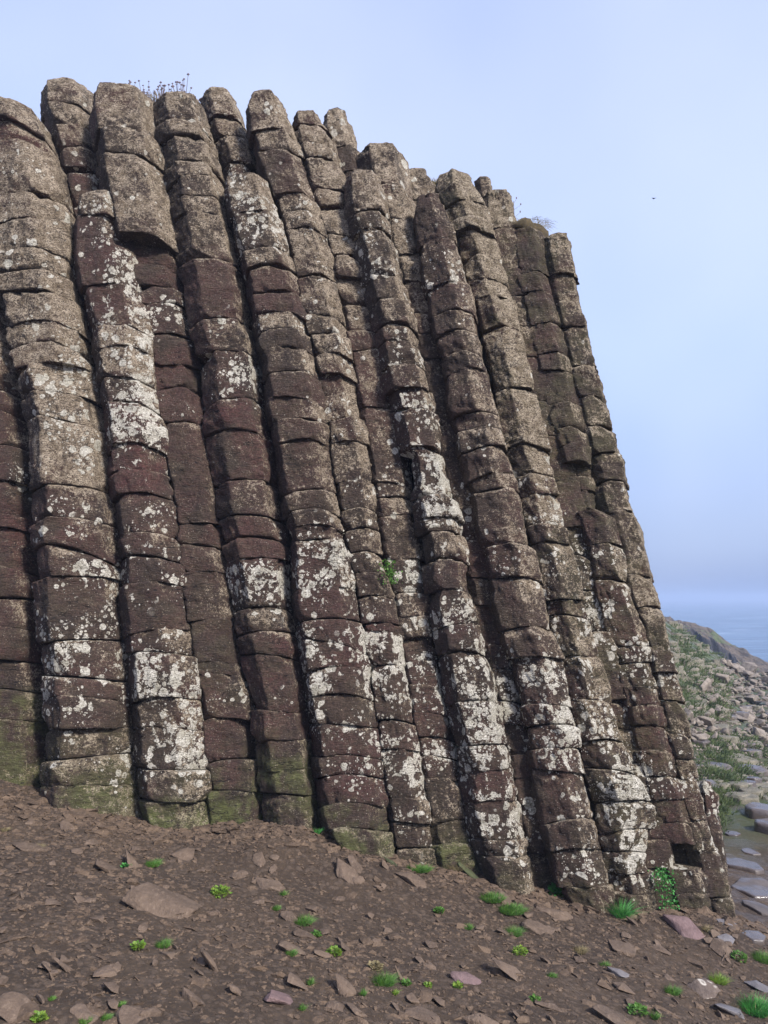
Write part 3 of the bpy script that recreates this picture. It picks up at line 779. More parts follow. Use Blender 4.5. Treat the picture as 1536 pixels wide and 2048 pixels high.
def slab_mesh(seed, a, b_, t_, mat):
    r = random.Random(seed); n = r.choice([6, 6, 7]); bm = bmesh.new(); A = [6.283 * (k + r.uniform(-.22, .22)) / n for k in range(n)]; rr = [r.uniform(.82, 1.1) for _ in range(n)]
    lo = [bm.verts.new((math.cos(A[k]) * rr[k] * a * 1.04, math.sin(A[k]) * rr[k] * b_ * 1.04, -t_)) for k in range(n)]
    hi = [bm.verts.new((math.cos(A[k]) * rr[k] * a, math.sin(A[k]) * rr[k] * b_, r.uniform(-.06, .06) * t_)) for k in range(n)]
    bm.faces.new(hi); bm.faces.new(lo[::-1])
    for k in range(n): bm.faces.new((lo[k], lo[(k + 1) % n], hi[(k + 1) % n], hi[k]))
    bmesh.ops.bevel(bm, geom=list(bm.edges), offset=min(t_, b_) * .22, segments=3, affect='EDGES', profile=.5)
    bmesh.ops.triangulate(bm, faces=bm.faces)
    for _ in range(3):
        bmesh.ops.subdivide_edges(bm, edges=[e for e in bm.edges if e.calc_length() > .07], cuts=1); bmesh.ops.triangulate(bm, faces=bm.faces)
    bm.verts.ensure_lookup_table(); V = np.array([v.co[:] for v in bm.verts]); q_ = .012 * fbm(V + seed, (6, 6, 9), 3, seed % 77)
    for v, d_ in zip(bm.verts, q_): v.co.z += d_; v.co.x += d_ * .8
    me = bpy.data.meshes.new('wet_slab'); bm.to_mesh(me); bm.free()
    me.polygons.foreach_set('use_smooth', np.ones(len(me.polygons), bool)); me.materials.append(mat); return me

for (px, py, w_, h_, t_, yaw, lab) in [
 (1480,1736,96,44,.10,-.5,'wet rounded slab shining blue, nearest to the cliff corner'),
 (1512,1784,130,34,.08,-.55,'long wet slab lying just below the rounded one by the cliff corner'),
 (1520,1822,90,18,.05,-.3,'thin wet slab below the long one at the right edge'),
 (1524,1630,84,30,.22,-.2,'thick wet block cut by the right edge beside the path'),
 (1542,1664,70,26,.22,.1,'dark block just below the thick wet block at the right edge'),
 (1402,1692,26,12,.04,.1,'small damp stone at the path edge against the cliff'),
 (1462,1668,40,14,.03,0,'flat damp paving stone in the path'),
 (1500,1706,44,12,.03,-.2,'thin damp stone lying across the path'),
 (1510,1878,60,16,.04,-.3,'damp flat slab by the right edge below the long wet slab'),
 (1476,1600,40,10,.04,.2,'small flat wet stone in the path above the thick block')]:
    P = hit_ground(px, py); dd = fwd(P); a = w_ / F * dd / 2; b_ = min(h_ / F * dd * 1.6, a * .8)
    o = bpy.data.objects.new('wet_slab', slab_mesh(px, a, b_, t_, M_WET)); COL.objects.link(o)
    nrm = (ground_normal(P[0], P[1]) + Vector((0, 0, 1.2))).normalized()
    o.matrix_world = Matrix.Translation(Vector(P) + Vector((0, 0, t_ * .62))) @ nrm.to_track_quat('Z', 'Y').to_matrix().to_4x4() @ Matrix.Rotation(yaw, 4, 'Z')
    tag(o, lab, 'slab', 'wet slabs beside the path')

# gravel : too many to count
protos = [hull_np(100 + i, 9, 1.0) for i in range(14)]
VV = []; TT = []; off = 0
NG = 90000
gx = rng.uniform(-3.6, 4.9, NG); gy = rng.uniform(2.2, 9.0, NG)
dens = fbm(np.stack([gx, gy, 0 * gx], 1), (1.1, 1.1, 1), 3, 60)
keep = (gy < 6.9 + .0 * gx) & (rng.uniform(-1.1, .8, NG) < dens + .25) & (np.abs(gx) < .56 * gy + .6)
gx, gy = gx[keep], gy[keep]
fx = rng.uniform(-3.4, 3.0, 5000); fy = 6.12 + .04 * fx + rng.normal(0, .16, 5000)
gx = np.concatenate([gx, fx]); gy = np.concatenate([gy, fy])
gz = ground_z(gx, gy)
size = np.exp(rng.normal(-5.15, .62, len(gx))); size = np.clip(size, .0035, .05) * np.where(np.arange(len(gx)) > len(gx) - 5000, 1.6, 1)
for i in range(len(gx)):
    Vp, Tp = protos[i % 14]
    a = rng.uniform(0, 6.28); ca, sa = math.cos(a), math.sin(a)
    S = np.array([1.5, 1.0, .5]) * size[i] * rng.uniform(.7, 1.3, 3)
    W = Vp * S; tilt = rng.normal(0, .35); ct, st_ = math.cos(tilt), math.sin(tilt)
    x, y, z = W[:, 0], W[:, 1] * ct - W[:, 2] * st_, W[:, 1] * st_ + W[:, 2] * ct
    W = np.stack([x * ca - y * sa + gx[i], x * sa + y * ca + gy[i], z + gz[i] - .17 * x * ca], 1)
    VV.append(W); TT.append(Tp + off); off += len(W)
M_GRAV = stone_material('gravel_stone', (.055, .034, .021), (.12, .079, .050), (.23, .165, .112), sc=1.6)
gr = mesh_obj('gravel', np.concatenate(VV), [], M_GRAV, smooth=False, T=np.concatenate(TT)); gr['kind'] = 'stuff'
tag(gr, 'loose angular brown gravel scattered all over the dirt slope', 'gravel')

# nameless middling stones, individual copies
for i in range(120):
    px = random.uniform(0, 1500); py = random.uniform(1700 + max(0, px - 700) * .2, 2040)
    P = hit_ground(px, py)
    if i < 8:
        me = rough_stone(500 + i, (1, .75, .38), 11, 'stone', M_STONE, sub=2, amp=.07)
        if i == 0: sm = []
        sm.append(me)
    s_ = random.uniform(.022, .052)
    o = bpy.data.objects.new('stone', sm[i % 8] if i >= 8 else me); COL.objects.link(o)
    nrm = ground_normal(P[0], P[1])
    o.matrix_world = Matrix.Translation(Vector(P) + nrm * s_ * .1) @ nrm.to_track_quat('Z', 'Y').to_matrix().to_4x4() @ Matrix.Rotation(random.uniform(-.9, .5), 4, 'Z') @ Matrix.Rotation(random.uniform(-.3, .5), 4, 'X') @ Matrix.Scale(s_, 4)
    tag(o, 'small angular brown stone among the gravel of the dirt slope', 'stone', 'small stones in the gravel')

# ------------------------------------------------------------------ grass and plants
def blades(n, spread, h, w, lean=.5, seed=0, shape=(1, 1), droop=.3, up=Vector((0, 0, 1)), seg=3):
    r = random.Random(seed); V = []; Q = []; T = []
    for _ in range(n):
        a = r.uniform(0, 6.283); rad = spread * math.sqrt(r.random())
        bx, by = math.cos(a) * rad * shape[0], math.sin(a) * rad * shape[1]
        la = a + r.gauss(0, .9); le = r.uniform(0, lean) + .3 * rad / max(spread, 1e-6) * lean
        hh = h * r.uniform(.45, 1.1); ww = w * r.uniform(.6, 1.2)
        px_, py_ = -math.sin(la + 1.2), math.cos(la + 1.2)
        i0 = len(V)
        for s_ in range(seg + 1):
            f = s_ / seg
            x = bx + math.cos(la) * le * hh * (f ** 1.4); y = by + math.sin(la) * le * hh * (f ** 1.4)
            z = hh * (f - droop * f * f * le)
            wd = ww * (1 - f) ** .7
            if s_ < seg:
                V += [(x - px_ * wd, y - py_ * wd, z), (x + px_ * wd, y + py_ * wd, z)]
            else:
                V.append((x, y, z))
        for s_ in range(seg - 1):
            k = i0 + s_ * 2; Q.append((k, k + 1, k + 3, k + 2))
        k = i0 + (seg - 1) * 2; T.append((k, k + 1, k + 2))
    return np.array(V), Q, T


def leafy(n, spread, h, ls, seed=0, shape=(1, 1)):
    r = random.Random(seed); V = []; Q = []
    for _ in range(n):
        a = r.uniform(0, 6.283); rad = spread * math.sqrt(r.random()); z = h * r.random() * (1.1 - .5 * rad / spread)
        c = Vector((math.cos(a) * rad * shape[0], math.sin(a) * rad * shape[1], z))
        d = Vector((math.cos(a) + r.gauss(0, .5), math.sin(a) + r.gauss(0, .5), r.uniform(.0, .9))).normalized()
        sd = d.cross(Vector((r.gauss(0, .4), r.gauss(0, .4), 1))).normalized()
        l = ls * r.uniform(.6, 1.3); w_ = l * .34
        i0 = len(V)
        V += [tuple(c), tuple(c + d * l * .5 + sd * w_), tuple(c + d * l), tuple(c + d * l * .5 - sd * w_)]
        Q.append((i0, i0 + 1, i0 + 2, i0 + 3))
    return np.array(V), Q, []


def plant(name, P, kind, size, label, cat, group, mat, shape=(1, 1), dens=1.0, seed=1, hmul=1.0):
    if kind == 'grass':
        V, Q, T = blades(int((90 + 4200 * size * max(shape)) * dens), size * .5, size * .62 * hmul, .0016 + size * .007, 1.3, seed, shape)
    elif kind == 'spiky':
        V, Q, T = blades(int(90 * dens), size * .14, size * .62 * hmul, .003, 1.2, seed, shape)
    else:
        V, Q, T = leafy(int((70 + 900 * size) * dens), size * .45, size * .5 * hmul, .014 + size * .09, seed, shape)
    root = empty(name, P); tag(root, label, cat, group)
    part = {'grass': 'blades', 'spiky': 'blades', 'leaf': 'leaves'}[kind]
    o = mesh_obj(part, V, Q, mat, None, None, False, T); o.parent = root
    V2, Q2, T2 = blades(int(14 + 160 * size), size * .5, size * .4 * hmul, .0022, 1.3, seed + 50, shape)
    o2 = mesh_obj('dry_stalks', V2, Q2, M_DRY, None, None, False, T2); o2.parent = root
    return root

TU = [
 (275,1628,24,'leaf',M_LEAF,'small leafy plant in the crack right of the second column foot'),
 (252,1736,22,'leaf',M_LEAF,'small leafy plant against the upright split stone'),
 (306,1732,34,'grass',M_GRASS,'pale sparse tuft right of the upright split stone'),
 (442,1792,52,'leaf',M_YG,'bright sprawling weed right of the largest flat slab'),
 (276,1898,32,'leaf',M_YG,'yellow-green leafy weed, left of a brighter tuft below the slab'),
 (326,1896,34,'grass',M_GRASS,'bright green tuft, right of the yellow-green weed below the slab'),
 (103,2001,16,'grass',M_GRASS,'tiny tuft above the yellow-green plant at bottom left'),
 (80,2040,36,'leaf',M_YG,'yellow-green plant beside the dark block in the bottom left corner'),
 (242,2012,18,'grass',M_GRASS,'tiny tuft on the upper edge of the broad bottom slab'),
 (170,2046,26,'grass',M_GRASS,'tuft on the bottom edge right of the yellow-green plant'),
 (212,2044,24,'grass',M_GRASS,'tuft at the left end of the broad bottom slab'),
 (75,1700,26,'grass',M_DRY,'dry yellowish tuft on the crumbly stone near the left edge'),
 (10,1662,18,'grass',M_DRY,'tiny pale tuft at the left edge under the leftmost column'),
 (635,1670,40,'spiky',M_LEAF,'round dark spiky rosette just left of the ridged column foot'),
 (566,1794,30,'spiky',M_GRASS,'pale spiky tuft below the long slanting stone in the middle'),
 (553,1820,20,'grass',M_GRASS,'small tuft above the flat stone in the middle of the slope'),
 (607,1850,42,'grass',M_GRASS,'bright bushy tuft in the middle of the slope'),
 (632,1874,22,'leaf',M_GRASS,'narrow upright tuft right of the smooth stone in the middle'),
 (583,1910,26,'grass',M_GRASS,'tuft on the lower edge of the brown stone in the middle'),
 (620,1972,34,'spiky',M_GRASS,'spiky tuft right of the slanting stone near the bottom'),
 (605,2024,32,'spiky',M_GRASS,'bright spiky tuft near the bottom centre below the pink stone'),
 (725,1992,32,'spiky',M_GRASS,'bright spiky tuft left of the large clump near the bottom'),
 (768,1970,52,'grass',M_GRASS,'largest bright clump near the bottom centre'),
 (790,1990,26,'spiky',M_YG,'lime rosette under the largest bright clump'),
 (813,1972,18,'leaf',M_GRASS,'small sprig right of the narrow standing stone'),
 (668,1912,40,'leaf',M_YG,'low creeping weed right of the square stone'),
 (750,1942,40,'leaf',M_DRY,'dull creeping weed above the largest bright clump'),
 (878,1828,28,'leaf',M_GRASS,'pale round weed alone in the soil below the columns'),
 (857,1974,14,'leaf',M_YG,'tiny lime sprig left of the long pink-brown slab'),
 (915,1976,22,'leaf',M_YG,'yellow-flecked weed on the lower edge of the pink-brown slab'),
 (935,1858,24,'grass',M_GRASS,'small tuft between the strip of grass and the round weed'),
 (1026,1870,40,'grass',M_GRASS,'low patch of grass below the long strip of grass'),
 (1040,1910,38,'leaf',M_YG,'lime plant growing over the top of the tall pale block'),
 (1103,1956,22,'grass',M_GRASS,'tuft right of the tall pale block'),
 (1070,2006,26,'leaf',M_GRASS,'bright upright sprig right of the large bottom boulder'),
 (1210,1934,22,'grass',M_GRASS,'small tuft left of the small blue-grey stone'),
 (1160,1908,30,'grass',M_DRY,'dull tuft between the long narrow stone and the ribbed stone'),
 (1412,1866,40,'spiky',M_DRY,'yellowish spiky tuft at the foot of the turf-capped column'),
 (1276,2030,50,'leaf',M_GRASS,'leafy weed right of the long slab on the bottom edge'),
 (1310,2040,40,'spiky',M_GRASS,'spiky tuft on the bottom edge at the right'),
 (1345,1990,34,'grass',M_GRASS,'mossy tuft left of the lichen-patched block'),
 (1436,1966,40,'grass',M_YG,'pale tuft right of the lichen-patched block'),
 (1478,1920,42,'leaf',M_GRASS,'bright weed below the split grey stone'),
 (1526,1924,44,'grass',M_GRASS,'grass tuft on the right edge below the wet slabs'),
 (1512,2024,70,'grass',M_LEAF,'dense green clump in the bottom right corner'),
 (912,1740,46,'grass',M_DRY,'dry pale grass along the foot between two green-based columns'),
]
for i, (px, py, s_, kd, mt, lab) in enumerate(TU):
    P = hit_ground(px, py); size = s_ * .68 / F * fwd(P)
    nm = 'grass_tuft' if kd != 'leaf' else 'leafy_plant'
    plant(nm, P, kd, size, lab, 'grass tuft' if kd != 'leaf' else 'plant', 'plants dotted over the dirt slope', mt, seed=i)
# grass pieces with a stretched shape
for i, (px, py, s_, shape, lab, mt, hm) in enumerate([
 (836,1744,40,(1.1,.5),'grass at the foot of the lichen-white column',M_GRASS,.6),
 (984,1803,46,(.9,.7),'upper half of the bright grass strip under the notched column',M_GRASS,.5),
 (1024,1825,50,(.9,.7),'lower half of the bright grass strip under the notched column',M_GRASS,.5),
 (1118,1792,52,(.7,.5),'dark leafy fern at the foot of the angular column',M_LEAF,1.0),
 (1243,1840,36,(.4,.4),'long dark green grass in the gap between the angular and the pale column',M_LEAF,1.9)]):
    P = hit_ground(px, py); P = P + np.array([0, 0, 0.0]); size = s_ / F * fwd(P)
    plant('grass_tuft' if i != 3 else 'fern', P, 'grass' if i != 3 else 'leaf', size, lab, 'grass' if i != 3 else 'fern', 'plants along the cliff foot', mt, shape, 1.2, 80 + i, hm)
# plants rooted on the rock face
def face_plant(px, py, prot, w_, h_, n, label, mat, name='creeping_plant'):
    P, d = on_wall(px, py, prot); dd = fwd(P); r = random.Random(px)
    V = []; Q = []
    for _ in range(n):
        u, v = r.gauss(0, .32), r.uniform(-.5, .5)
        c = Vector(P) + Vector(U) * (u * w_ / F * dd) + Vector(D) * (v * h_ / F * dd) - Vector((0, 1, 0)) * r.uniform(-.03, .05)
        dr = Vector((r.gauss(0, .6), -.6, r.gauss(0, .6))).normalized(); sd = dr.cross(Vector((r.gauss(0, 1), r.gauss(0, 1), r.gauss(0, 1)))).normalized()
        l = r.uniform(.012, .026); i0 = len(V)
        V += [tuple(c), tuple(c + dr * l * .5 + sd * l * .4), tuple(c + dr * l), tuple(c + dr * l * .5 - sd * l * .4)]; Q.append((i0, i0 + 1, i0 + 2, i0 + 3))
    o = empty(name, P); tag(o, label, 'plant', 'plants on the cliff face'); mesh_obj('leaves', V, Q, mat, o, P, False)

face_plant(1331, 1778, .03, 34, 78, 420, 'narrow hanging strand of small dark leaves near the right cliff foot', M_LEAF)
face_plant(779, 1144, .12, 26, 50, 260, 'small bright green cushion plant lodged in the cliff face', M_GRASS)

# dry flower stalks on the summit
def stalks(px, py, wpx, hpx, n, prot, label, name, heads=True):
    P, d = on_wall(px, py, prot); dd = fwd(P) ; r = random.Random(px); V = []; Q = []; Vh = []; Qh = []
    W_ = wpx / F * dd; H_ = hpx / F * dd
    for _ in range(n):
        b0 = Vector(P) + Vector((r.uniform(-.5, .5) * W_, r.uniform(-.15, .25), -.05)); hh = H_ * r.uniform(.35, .8) * (1.35 if r.random() < .08 else 1)
        tip = b0 + Vector((r.gauss(0, .06) * H_ * 2, r.gauss(0, .05), hh))
        for sd in (Vector((.0035, 0, 0)), Vector((0, .0035, 0))):
            i0 = len(V); V += [tuple(b0 - sd), tuple(b0 + sd), tuple(tip + sd * .5), tuple(tip - sd * .5)]; Q.append((i0, i0 + 1, i0 + 2, i0 + 3))
        if heads:
            rr = r.uniform(.010, .017)
            i0 = len(Vh)
            for v in ((rr, 0, 0), (0, rr, 0), (-rr, 0, 0), (0, -rr, 0), (0, 0, rr), (0, 0, -rr)): Vh.append(tuple(tip + Vector(v)))
            for a, b_ in ((0, 1), (1, 2), (2, 3), (3, 0)):
                Qh += [(i0 + a, i0 + b_, i0 + 4), (i0 + b_, i0 + a, i0 + 5)]
    root = empty(name, P); tag(root, label, 'plant', None)
    mesh_obj('stem', V, Q, M_HEAD, root, P, False)
    if heads:
        mesh_obj('seed_heads', Vh, [], M_HEAD, root, P, False, Qh)['kind'] = 'stuff'
    V2, Q2, T2 = blades(150, W_ * .3, .09, .004, .9, px, (1, .4))
    o = mesh_obj('dry_grass', V2, Q2, M_DRY, None, None, False, T2); o.parent = root
    return root

stalks(322, 200, 118, 46, 120, -.12, 'cluster of dry purple-grey flower stalks on the cliff top against the sky', 'flower_stalks')
stalks(876, 372, 30, 30, 6, -.5, 'few faint grass stems behind the stepped triple cap', 'grass_tuft', False)

# turf on the second column from the right
def turf():
    P, d = on_wall(1054, 462, -.20)
    V, Q, T = [], [], []
    n = 26; m = 8; dd = fwd(P); W_ = 76 / F * dd / 2
    for i in range(m):
        for k in range(n):
            a = 2 * math.pi * k / n; f = [1.0, 1.08, 1.1, 1.0, .8, .5, .2, 0.][i]; z = [-.06, -.03, .0, .03, .05, .06, .065, .065][i]
            w1 = 1 + .15 * math.sin(3 * a + 1) + .08 * math.sin(7 * a)
            V.append((math.cos(a) * W_ * f * w1 - .02, math.sin(a) * W_ * .8 * f * w1, z + .02 * math.sin(5 * a + i) - math.cos(a) * .02))
    for i in range(m - 1):
        for k in range(n):
            Q.append((i * n + k, i * n + (k + 1) % n, (i + 1) * n + (k + 1) % n, (i + 1) * n + k))
    root = empty('turf_clump', P); tag(root, 'brown turf cap with a little green on top of the dark column', 'turf')
    o = mesh_obj('soil', V, Q, M_TURF, None, None, True); o.parent = root
    for nm, mt, n_, hh, ox, sp_ in (('dry_grass', M_DRY, 520, .085, .03, W_), ('green_grass', M_GRASS, 150, .05, -.12, W_ * .45)):
        V2, Q2, T2 = blades(n_, sp_, hh, .003, 1.6, 5, (1.05, .8), .9)
        V2 = V2 + np.array([ox, -.02, .03])
        o = mesh_obj(nm, V2, Q2, mt, None, None, False, T2); o.parent = root
turf()
# branching twig beside it
def twig():
    P, d = on_wall(1030, 452, -.35); V = []; Q = []
    def seg(a, b, w0, w1):
        for sd in (Vector((1, 0, 0)), Vector((0, 1, 0))):
            i0 = len(V); V.extend([tuple(a - sd * w0), tuple(a + sd * w0), tuple(b + sd * w1), tuple(b - sd * w1)]); Q.append((i0, i0 + 1, i0 + 2, i0 + 3))
    p = Vector(P); q_ = p + Vector((-.01, 0, .27)); seg(p - Vector((0, 0, .08)), q_, .004, .002)
    for f, dx, dz in ((.35, .06, .05), (.55, -.06, .05), (.65, .07, .05), (.8, -.04, .05), (.9, .03, .05)):
        a = p.lerp(q_, f); seg(a, a + Vector((dx, 0, dz)), .0025, .0015); seg(a + Vector((dx, 0, dz)), a + Vector((dx, 0, dz + .02)), .007, .005)
    o = mesh_obj('dead_stem', V, Q, M_HEAD, None, P, False); tag(o, 'single bare branching stem standing beside the turf cap', 'plant')
twig()

# bird
Pb = ray(1308, 397) * 60
Vb = [(-.32, .02, .10), (-.16, -.08, .05), (0, -.12, 0), (.16, -.08, .05), (.32, .02, .1), (.14, .08, .04), (0, .22, -.01), (-.14, .08, .04), (0, 0, .05), (0, 0, -.07)]
Tb = [(0, 1, 7), (1, 2, 8), (1, 8, 7), (7, 8, 6), (2, 3, 8), (3, 5, 8), (5, 6, 8), (3, 4, 5), (2, 1, 9), (1, 7, 9), (7, 6, 9), (2, 9, 3), (3, 9, 5), (5, 9, 6)]
ob = mesh_obj('bird', [(a * .62, b_ * .62, c_ * .62) for a, b_, c_ in Vb], [], M_FEATH, None, None, False, Tb); ob.location = Pb
tag(ob, 'tiny dark bird flying alone in the sky right of the cliff', 'bird')

# ------------------------------------------------------------------ shore: boulders, stumps, grass
bm_protos = [rough_stone(900 + i, (1, .85, .62), 9, 'boulder', M_BOULD, sub=2, amp=.08) for i in range(8)]
nb = 0
while nb < 298:
    py = 1322 + 180 * random.random() ** 1.6; px = random.uniform(1352, 1580)
    lim = 1470 - (py - 1322) * .6 if py < 1400 else 1410
    if px < lim - 50 or (py < 1345 and px < 1445): continue
    P = hit_ground(px, py + 4); dd = fwd(P)
    if dd > 46 or dd < 9: continue
    s_ = random.uniform(4.5, 10) * (1 + (random.random() ** 6) * 1.6) / F * dd * 1.0
    o = bpy.data.objects.new('boulder', bm_protos[nb % 8]); COL.objects.link(o)
    o.matrix_world = Matrix.Translation(Vector(P) + Vector((0, 0, s_ * random.uniform(.3, .8)))) @ Matrix.Rotation(random.uniform(0, 6.28), 4, 'Z') @ Matrix.Rotation(random.uniform(-.5, .5), 4, 'X') @ Matrix.Scale(s_, 4)
    tag(o, 'pale brown boulder in the boulder field beyond the cliff', 'boulder', 'boulders on the shore'); nb += 1


def stump_mesh(seed, mat):
    r = random.Random(seed); n = r.choice([5, 6, 6, 7]); bm = bmesh.new(); rr = [r.uniform(.85, 1.1) for _ in range(n)]
    lo = [bm.verts.new((math.cos(6.283 * k / n) * rr[k], math.sin(6.283 * k / n) * rr[k], -1.6)) for k in range(n)]
    hi = [bm.verts.new((math.cos(6.283 * k / n) * rr[k] * .97, math.sin(6.283 * k / n) * rr[k] * .97, r.uniform(-.04, .04))) for k in range(n)]
    bm.faces.new(hi); bm.faces.new(lo[::-1])
    for k in range(n): bm.faces.new((lo[k], lo[(k + 1) % n], hi[(k + 1) % n], hi[k]))
    bmesh.ops.bevel(bm, geom=list(bm.edges), offset=.11, segments=3, affect='EDGES', profile=.5)
    me = bpy.data.meshes.new('column_stump'); bm.to_mesh(me); bm.free()
    me.polygons.foreach_set('use_smooth', np.ones(len(me.polygons), bool)); me.materials.append(mat)
    return me

M_STUMP = stone_material('stump_stone', (.07, .066, .045), (.175, .155, .115), (.32, .285, .23), sc=.8)
sp_ = [stump_mesh(i, M_STUMP) for i in range(6)] + [stump_mesh(20 + i, M_WET) for i in range(3)]
ns = 0
while ns < 170:
    if ns < 90: px, py = random.uniform(1330, 1440), random.uniform(1228, 1420)
    else: px, py = random.uniform(1385, 1600), random.uniform(1405, 1600)
    P = hit_ground(px, py); dd = fwd(P)
    if dd > 48 or dd < 8.8: continue
    s_ = random.uniform(.20, .36) if ns < 90 else random.uniform(.16, .32)
    o = bpy.data.objects.new('column_stump', sp_[ns % 6] if ns < 90 else sp_[ns % 9]); COL.objects.link(o)
    o.matrix_world = Matrix.Translation(Vector(P) + Vector((0, 0, random.uniform(-.04, .09)))) @ Matrix.Rotation(random.uniform(-.12, .12), 4, 'X') @ Matrix.Rotation(random.uniform(0, 6.28), 4, 'Z') @ Matrix.Scale(s_, 4)
    if ns < 90: tag(o, 'worn flat-topped column stump on the grassy hillside beyond the cliff', 'rock stump', 'column stumps on the hillside')
    else: tag(o, 'low flat-topped stepping stone between the path and the boulder field', 'rock stump', 'stepping stones beyond the path')
    ns += 1

# small rubble between the boulders : too many to count
VV = []; TT = []; off = 0
for i in range(2600):
    py = 1325 + 260 * random.random() ** 1.2; px = random.uniform(1345, 1640)
    if py < 1400 and px < 1400: continue
    P = hit_ground(px, py); dd = fwd(P)
    if dd > 46 or dd < 9: continue
    Vp, Tp = protos[i % 14]; s_ = random.uniform(1.2, 4.2) / F * dd; a = random.uniform(0, 6.28); ca, sa = math.cos(a), math.sin(a)
    W = Vp * np.array([1.3, 1, .7]) * s_
    VV.append(np.stack([W[:, 0] * ca - W[:, 1] * sa + P[0], W[:, 0] * sa + W[:, 1] * ca + P[1], W[:, 2] + P[2] + s_ * .3], 1)); TT.append(Tp + off); off += len(W)
rb = mesh_obj('rubble', np.concatenate(VV), [], M_BOULD, smooth=False, T=np.concatenate(TT)); rb['kind'] = 'stuff'
tag(rb, 'small pale stones filling the gaps between the shore boulders', 'rubble')

# shore grass, one mass
VV = []; QQ = []; TT = []; off = 0; tries = 0; cnt = 0
while cnt < 720 and tries < 6000:
    tries += 1
    z1 = random.random()
    if z1 < .26: px, py = random.uniform(1392, 1480), random.uniform(1470, 1665)
    elif z1 < .48: px, py = random.uniform(1480, 1600), random.uniform(1470, 1600)
    else: px, py = random.uniform(1330, 1450), random.uniform(1250, 1440)
    if z1 < .45 and px > 1400 + max(0, (1660 - py)) * .55 + 25: continue
    P = hit_ground(px, py)
    if fbm(np.array([[P[0], P[1], 0]]), (.7, .7, 1), 2, 81)[0] < -.12 and z1 > .45: continue
    dd = fwd(P)
    if dd > 46: continue
    h_ = random.uniform(.05, .13) * (1 + dd / 50)
    V, Q, T = blades(34, .16 + dd * .006, h_, .005 + dd * .0005, 1.1, tries, droop=.6)
    V = V + P
    VV.append(V); QQ.append(np.array(Q) + off); TT.append(np.array(T) + off); off += len(V); cnt += 1
so = mesh_obj('grass', np.concatenate(VV), np.concatenate(QQ), M_DGRASS, None, None, False, np.concatenate(TT)); so['kind'] = 'stuff'
tag(so, 'green grass growing between the stones beyond the cliff', 'grass')

# ------------------------------------------------------------------ headland
hp = np.array([(1340, 1225), (1373, 1237), (1406, 1244), (1433, 1251), (1457, 1262), (1488, 1283), (1509, 1300), (1529, 1328), (1545, 1345)], float)
HX = []; HZ = []; FX = []; FZ = []
for (px, py) in hp:
    d = ray(px - 26, py + 3); P = d * (78 / d[1]); HX.append(P[0]); HZ.append(P[2]); d = ray(px - 36, py + 14); P = d * (67 / d[1]); FX.append(P[0]); FZ.append(P[2])
HX = np.array(HX); HZ = np.array(HZ)


def headz(X, Y):
    sh = X.shape; f_ = np.clip((Y - 67) / 11, 0, 1); h = np.interp(X, HX, HZ) * f_ + np.interp(X, FX, FZ) * (1 - f_)
    P = np.stack([X.ravel(), Y.ravel(), 0 * X.ravel()], 1)
    cell = fbm(P, (1.3, .8, 1), 2, 90).reshape(sh); big = fbm(P, (.25, .25, 1), 3, 93).reshape(sh)
    front = 66 + 2.2 * big + 1.2 * cell - (X - 30) * .1
    up = sstep(Y, front, front + 1.4)
    top = h + .22 * cell + .15 * np.floor(3 * cell) / 3
    back = sstep(Y, 79, 90)
    return (-7.6) * (1 - up) + top * up - back * (top + 8) * up

V, q = grid_mesh(np.linspace(18, 42, 260), np.concatenate([np.linspace(60, 72, 130), np.linspace(72.2, 92, 60)]), headz)
def head_mat():
    s = NB('headland_rock'); geo = s.n('ShaderNodeNewGeometry'); pos = geo.outputs['Position']
    sn = s.n('ShaderNodeSeparateXYZ'); s.l(geo.outputs['Normal'], sn.inputs[0])
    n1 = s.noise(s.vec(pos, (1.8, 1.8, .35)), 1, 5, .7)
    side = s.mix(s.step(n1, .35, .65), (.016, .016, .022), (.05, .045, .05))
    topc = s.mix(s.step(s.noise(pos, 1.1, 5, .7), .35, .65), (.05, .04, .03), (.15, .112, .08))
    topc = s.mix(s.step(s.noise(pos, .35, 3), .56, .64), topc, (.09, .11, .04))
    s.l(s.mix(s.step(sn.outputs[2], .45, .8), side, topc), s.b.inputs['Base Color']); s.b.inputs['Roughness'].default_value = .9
    s.l(s.bump(s.noise(s.vec(pos, (3, 3, 1.2)), 1, 5, .7), 1, .4), s.b.inputs['Normal']); return s.m
hd = mesh_obj('headland', V, q, head_mat(), smooth=False); hd['kind'] = 'structure'

# ------------------------------------------------------------------ sea
def sea_mat():
    s = NB('sea_water'); geo = s.n('ShaderNodeNewGeometry'); pos = geo.outputs['Position']
    s.l((.035, .085, .15), s.b.inputs['Base Color']); s.b.inputs['Roughness'].default_value = .22
    w1 = s.noise(s.vec(pos, (.05, .22, 1)), 1, 6, .65); w2 = s.noise(s.vec(pos, (.5, 1.4, 1)), 1, 4, .6)
    foam = s.math('MULTIPLY', s.step(s.noise(s.vec(pos, (.035, .16, 1)), 1, 6, .7), .57, .68), .45)
    c = s.mix(foam, s.mix(s.step(w1, .4, .6), (.03, .075, .14), (.07, .14, .23)), (.55, .62, .72))
    s.l(c, s.b.inputs['Base Color'])
    s.l(s.bump(s.math('ADD', w1, s.math('MULTIPLY', w2, .15)), .7, 1.6), s.b.inputs['Normal']); return s.m
se = mesh_obj('sea', [(-3000, 30, -7), (3000, 30, -7), (3000, 5000, -7), (-3000, 5000, -7)], [(0, 1, 2, 3)], sea_mat(), smooth=False); se['kind'] = 'structure'

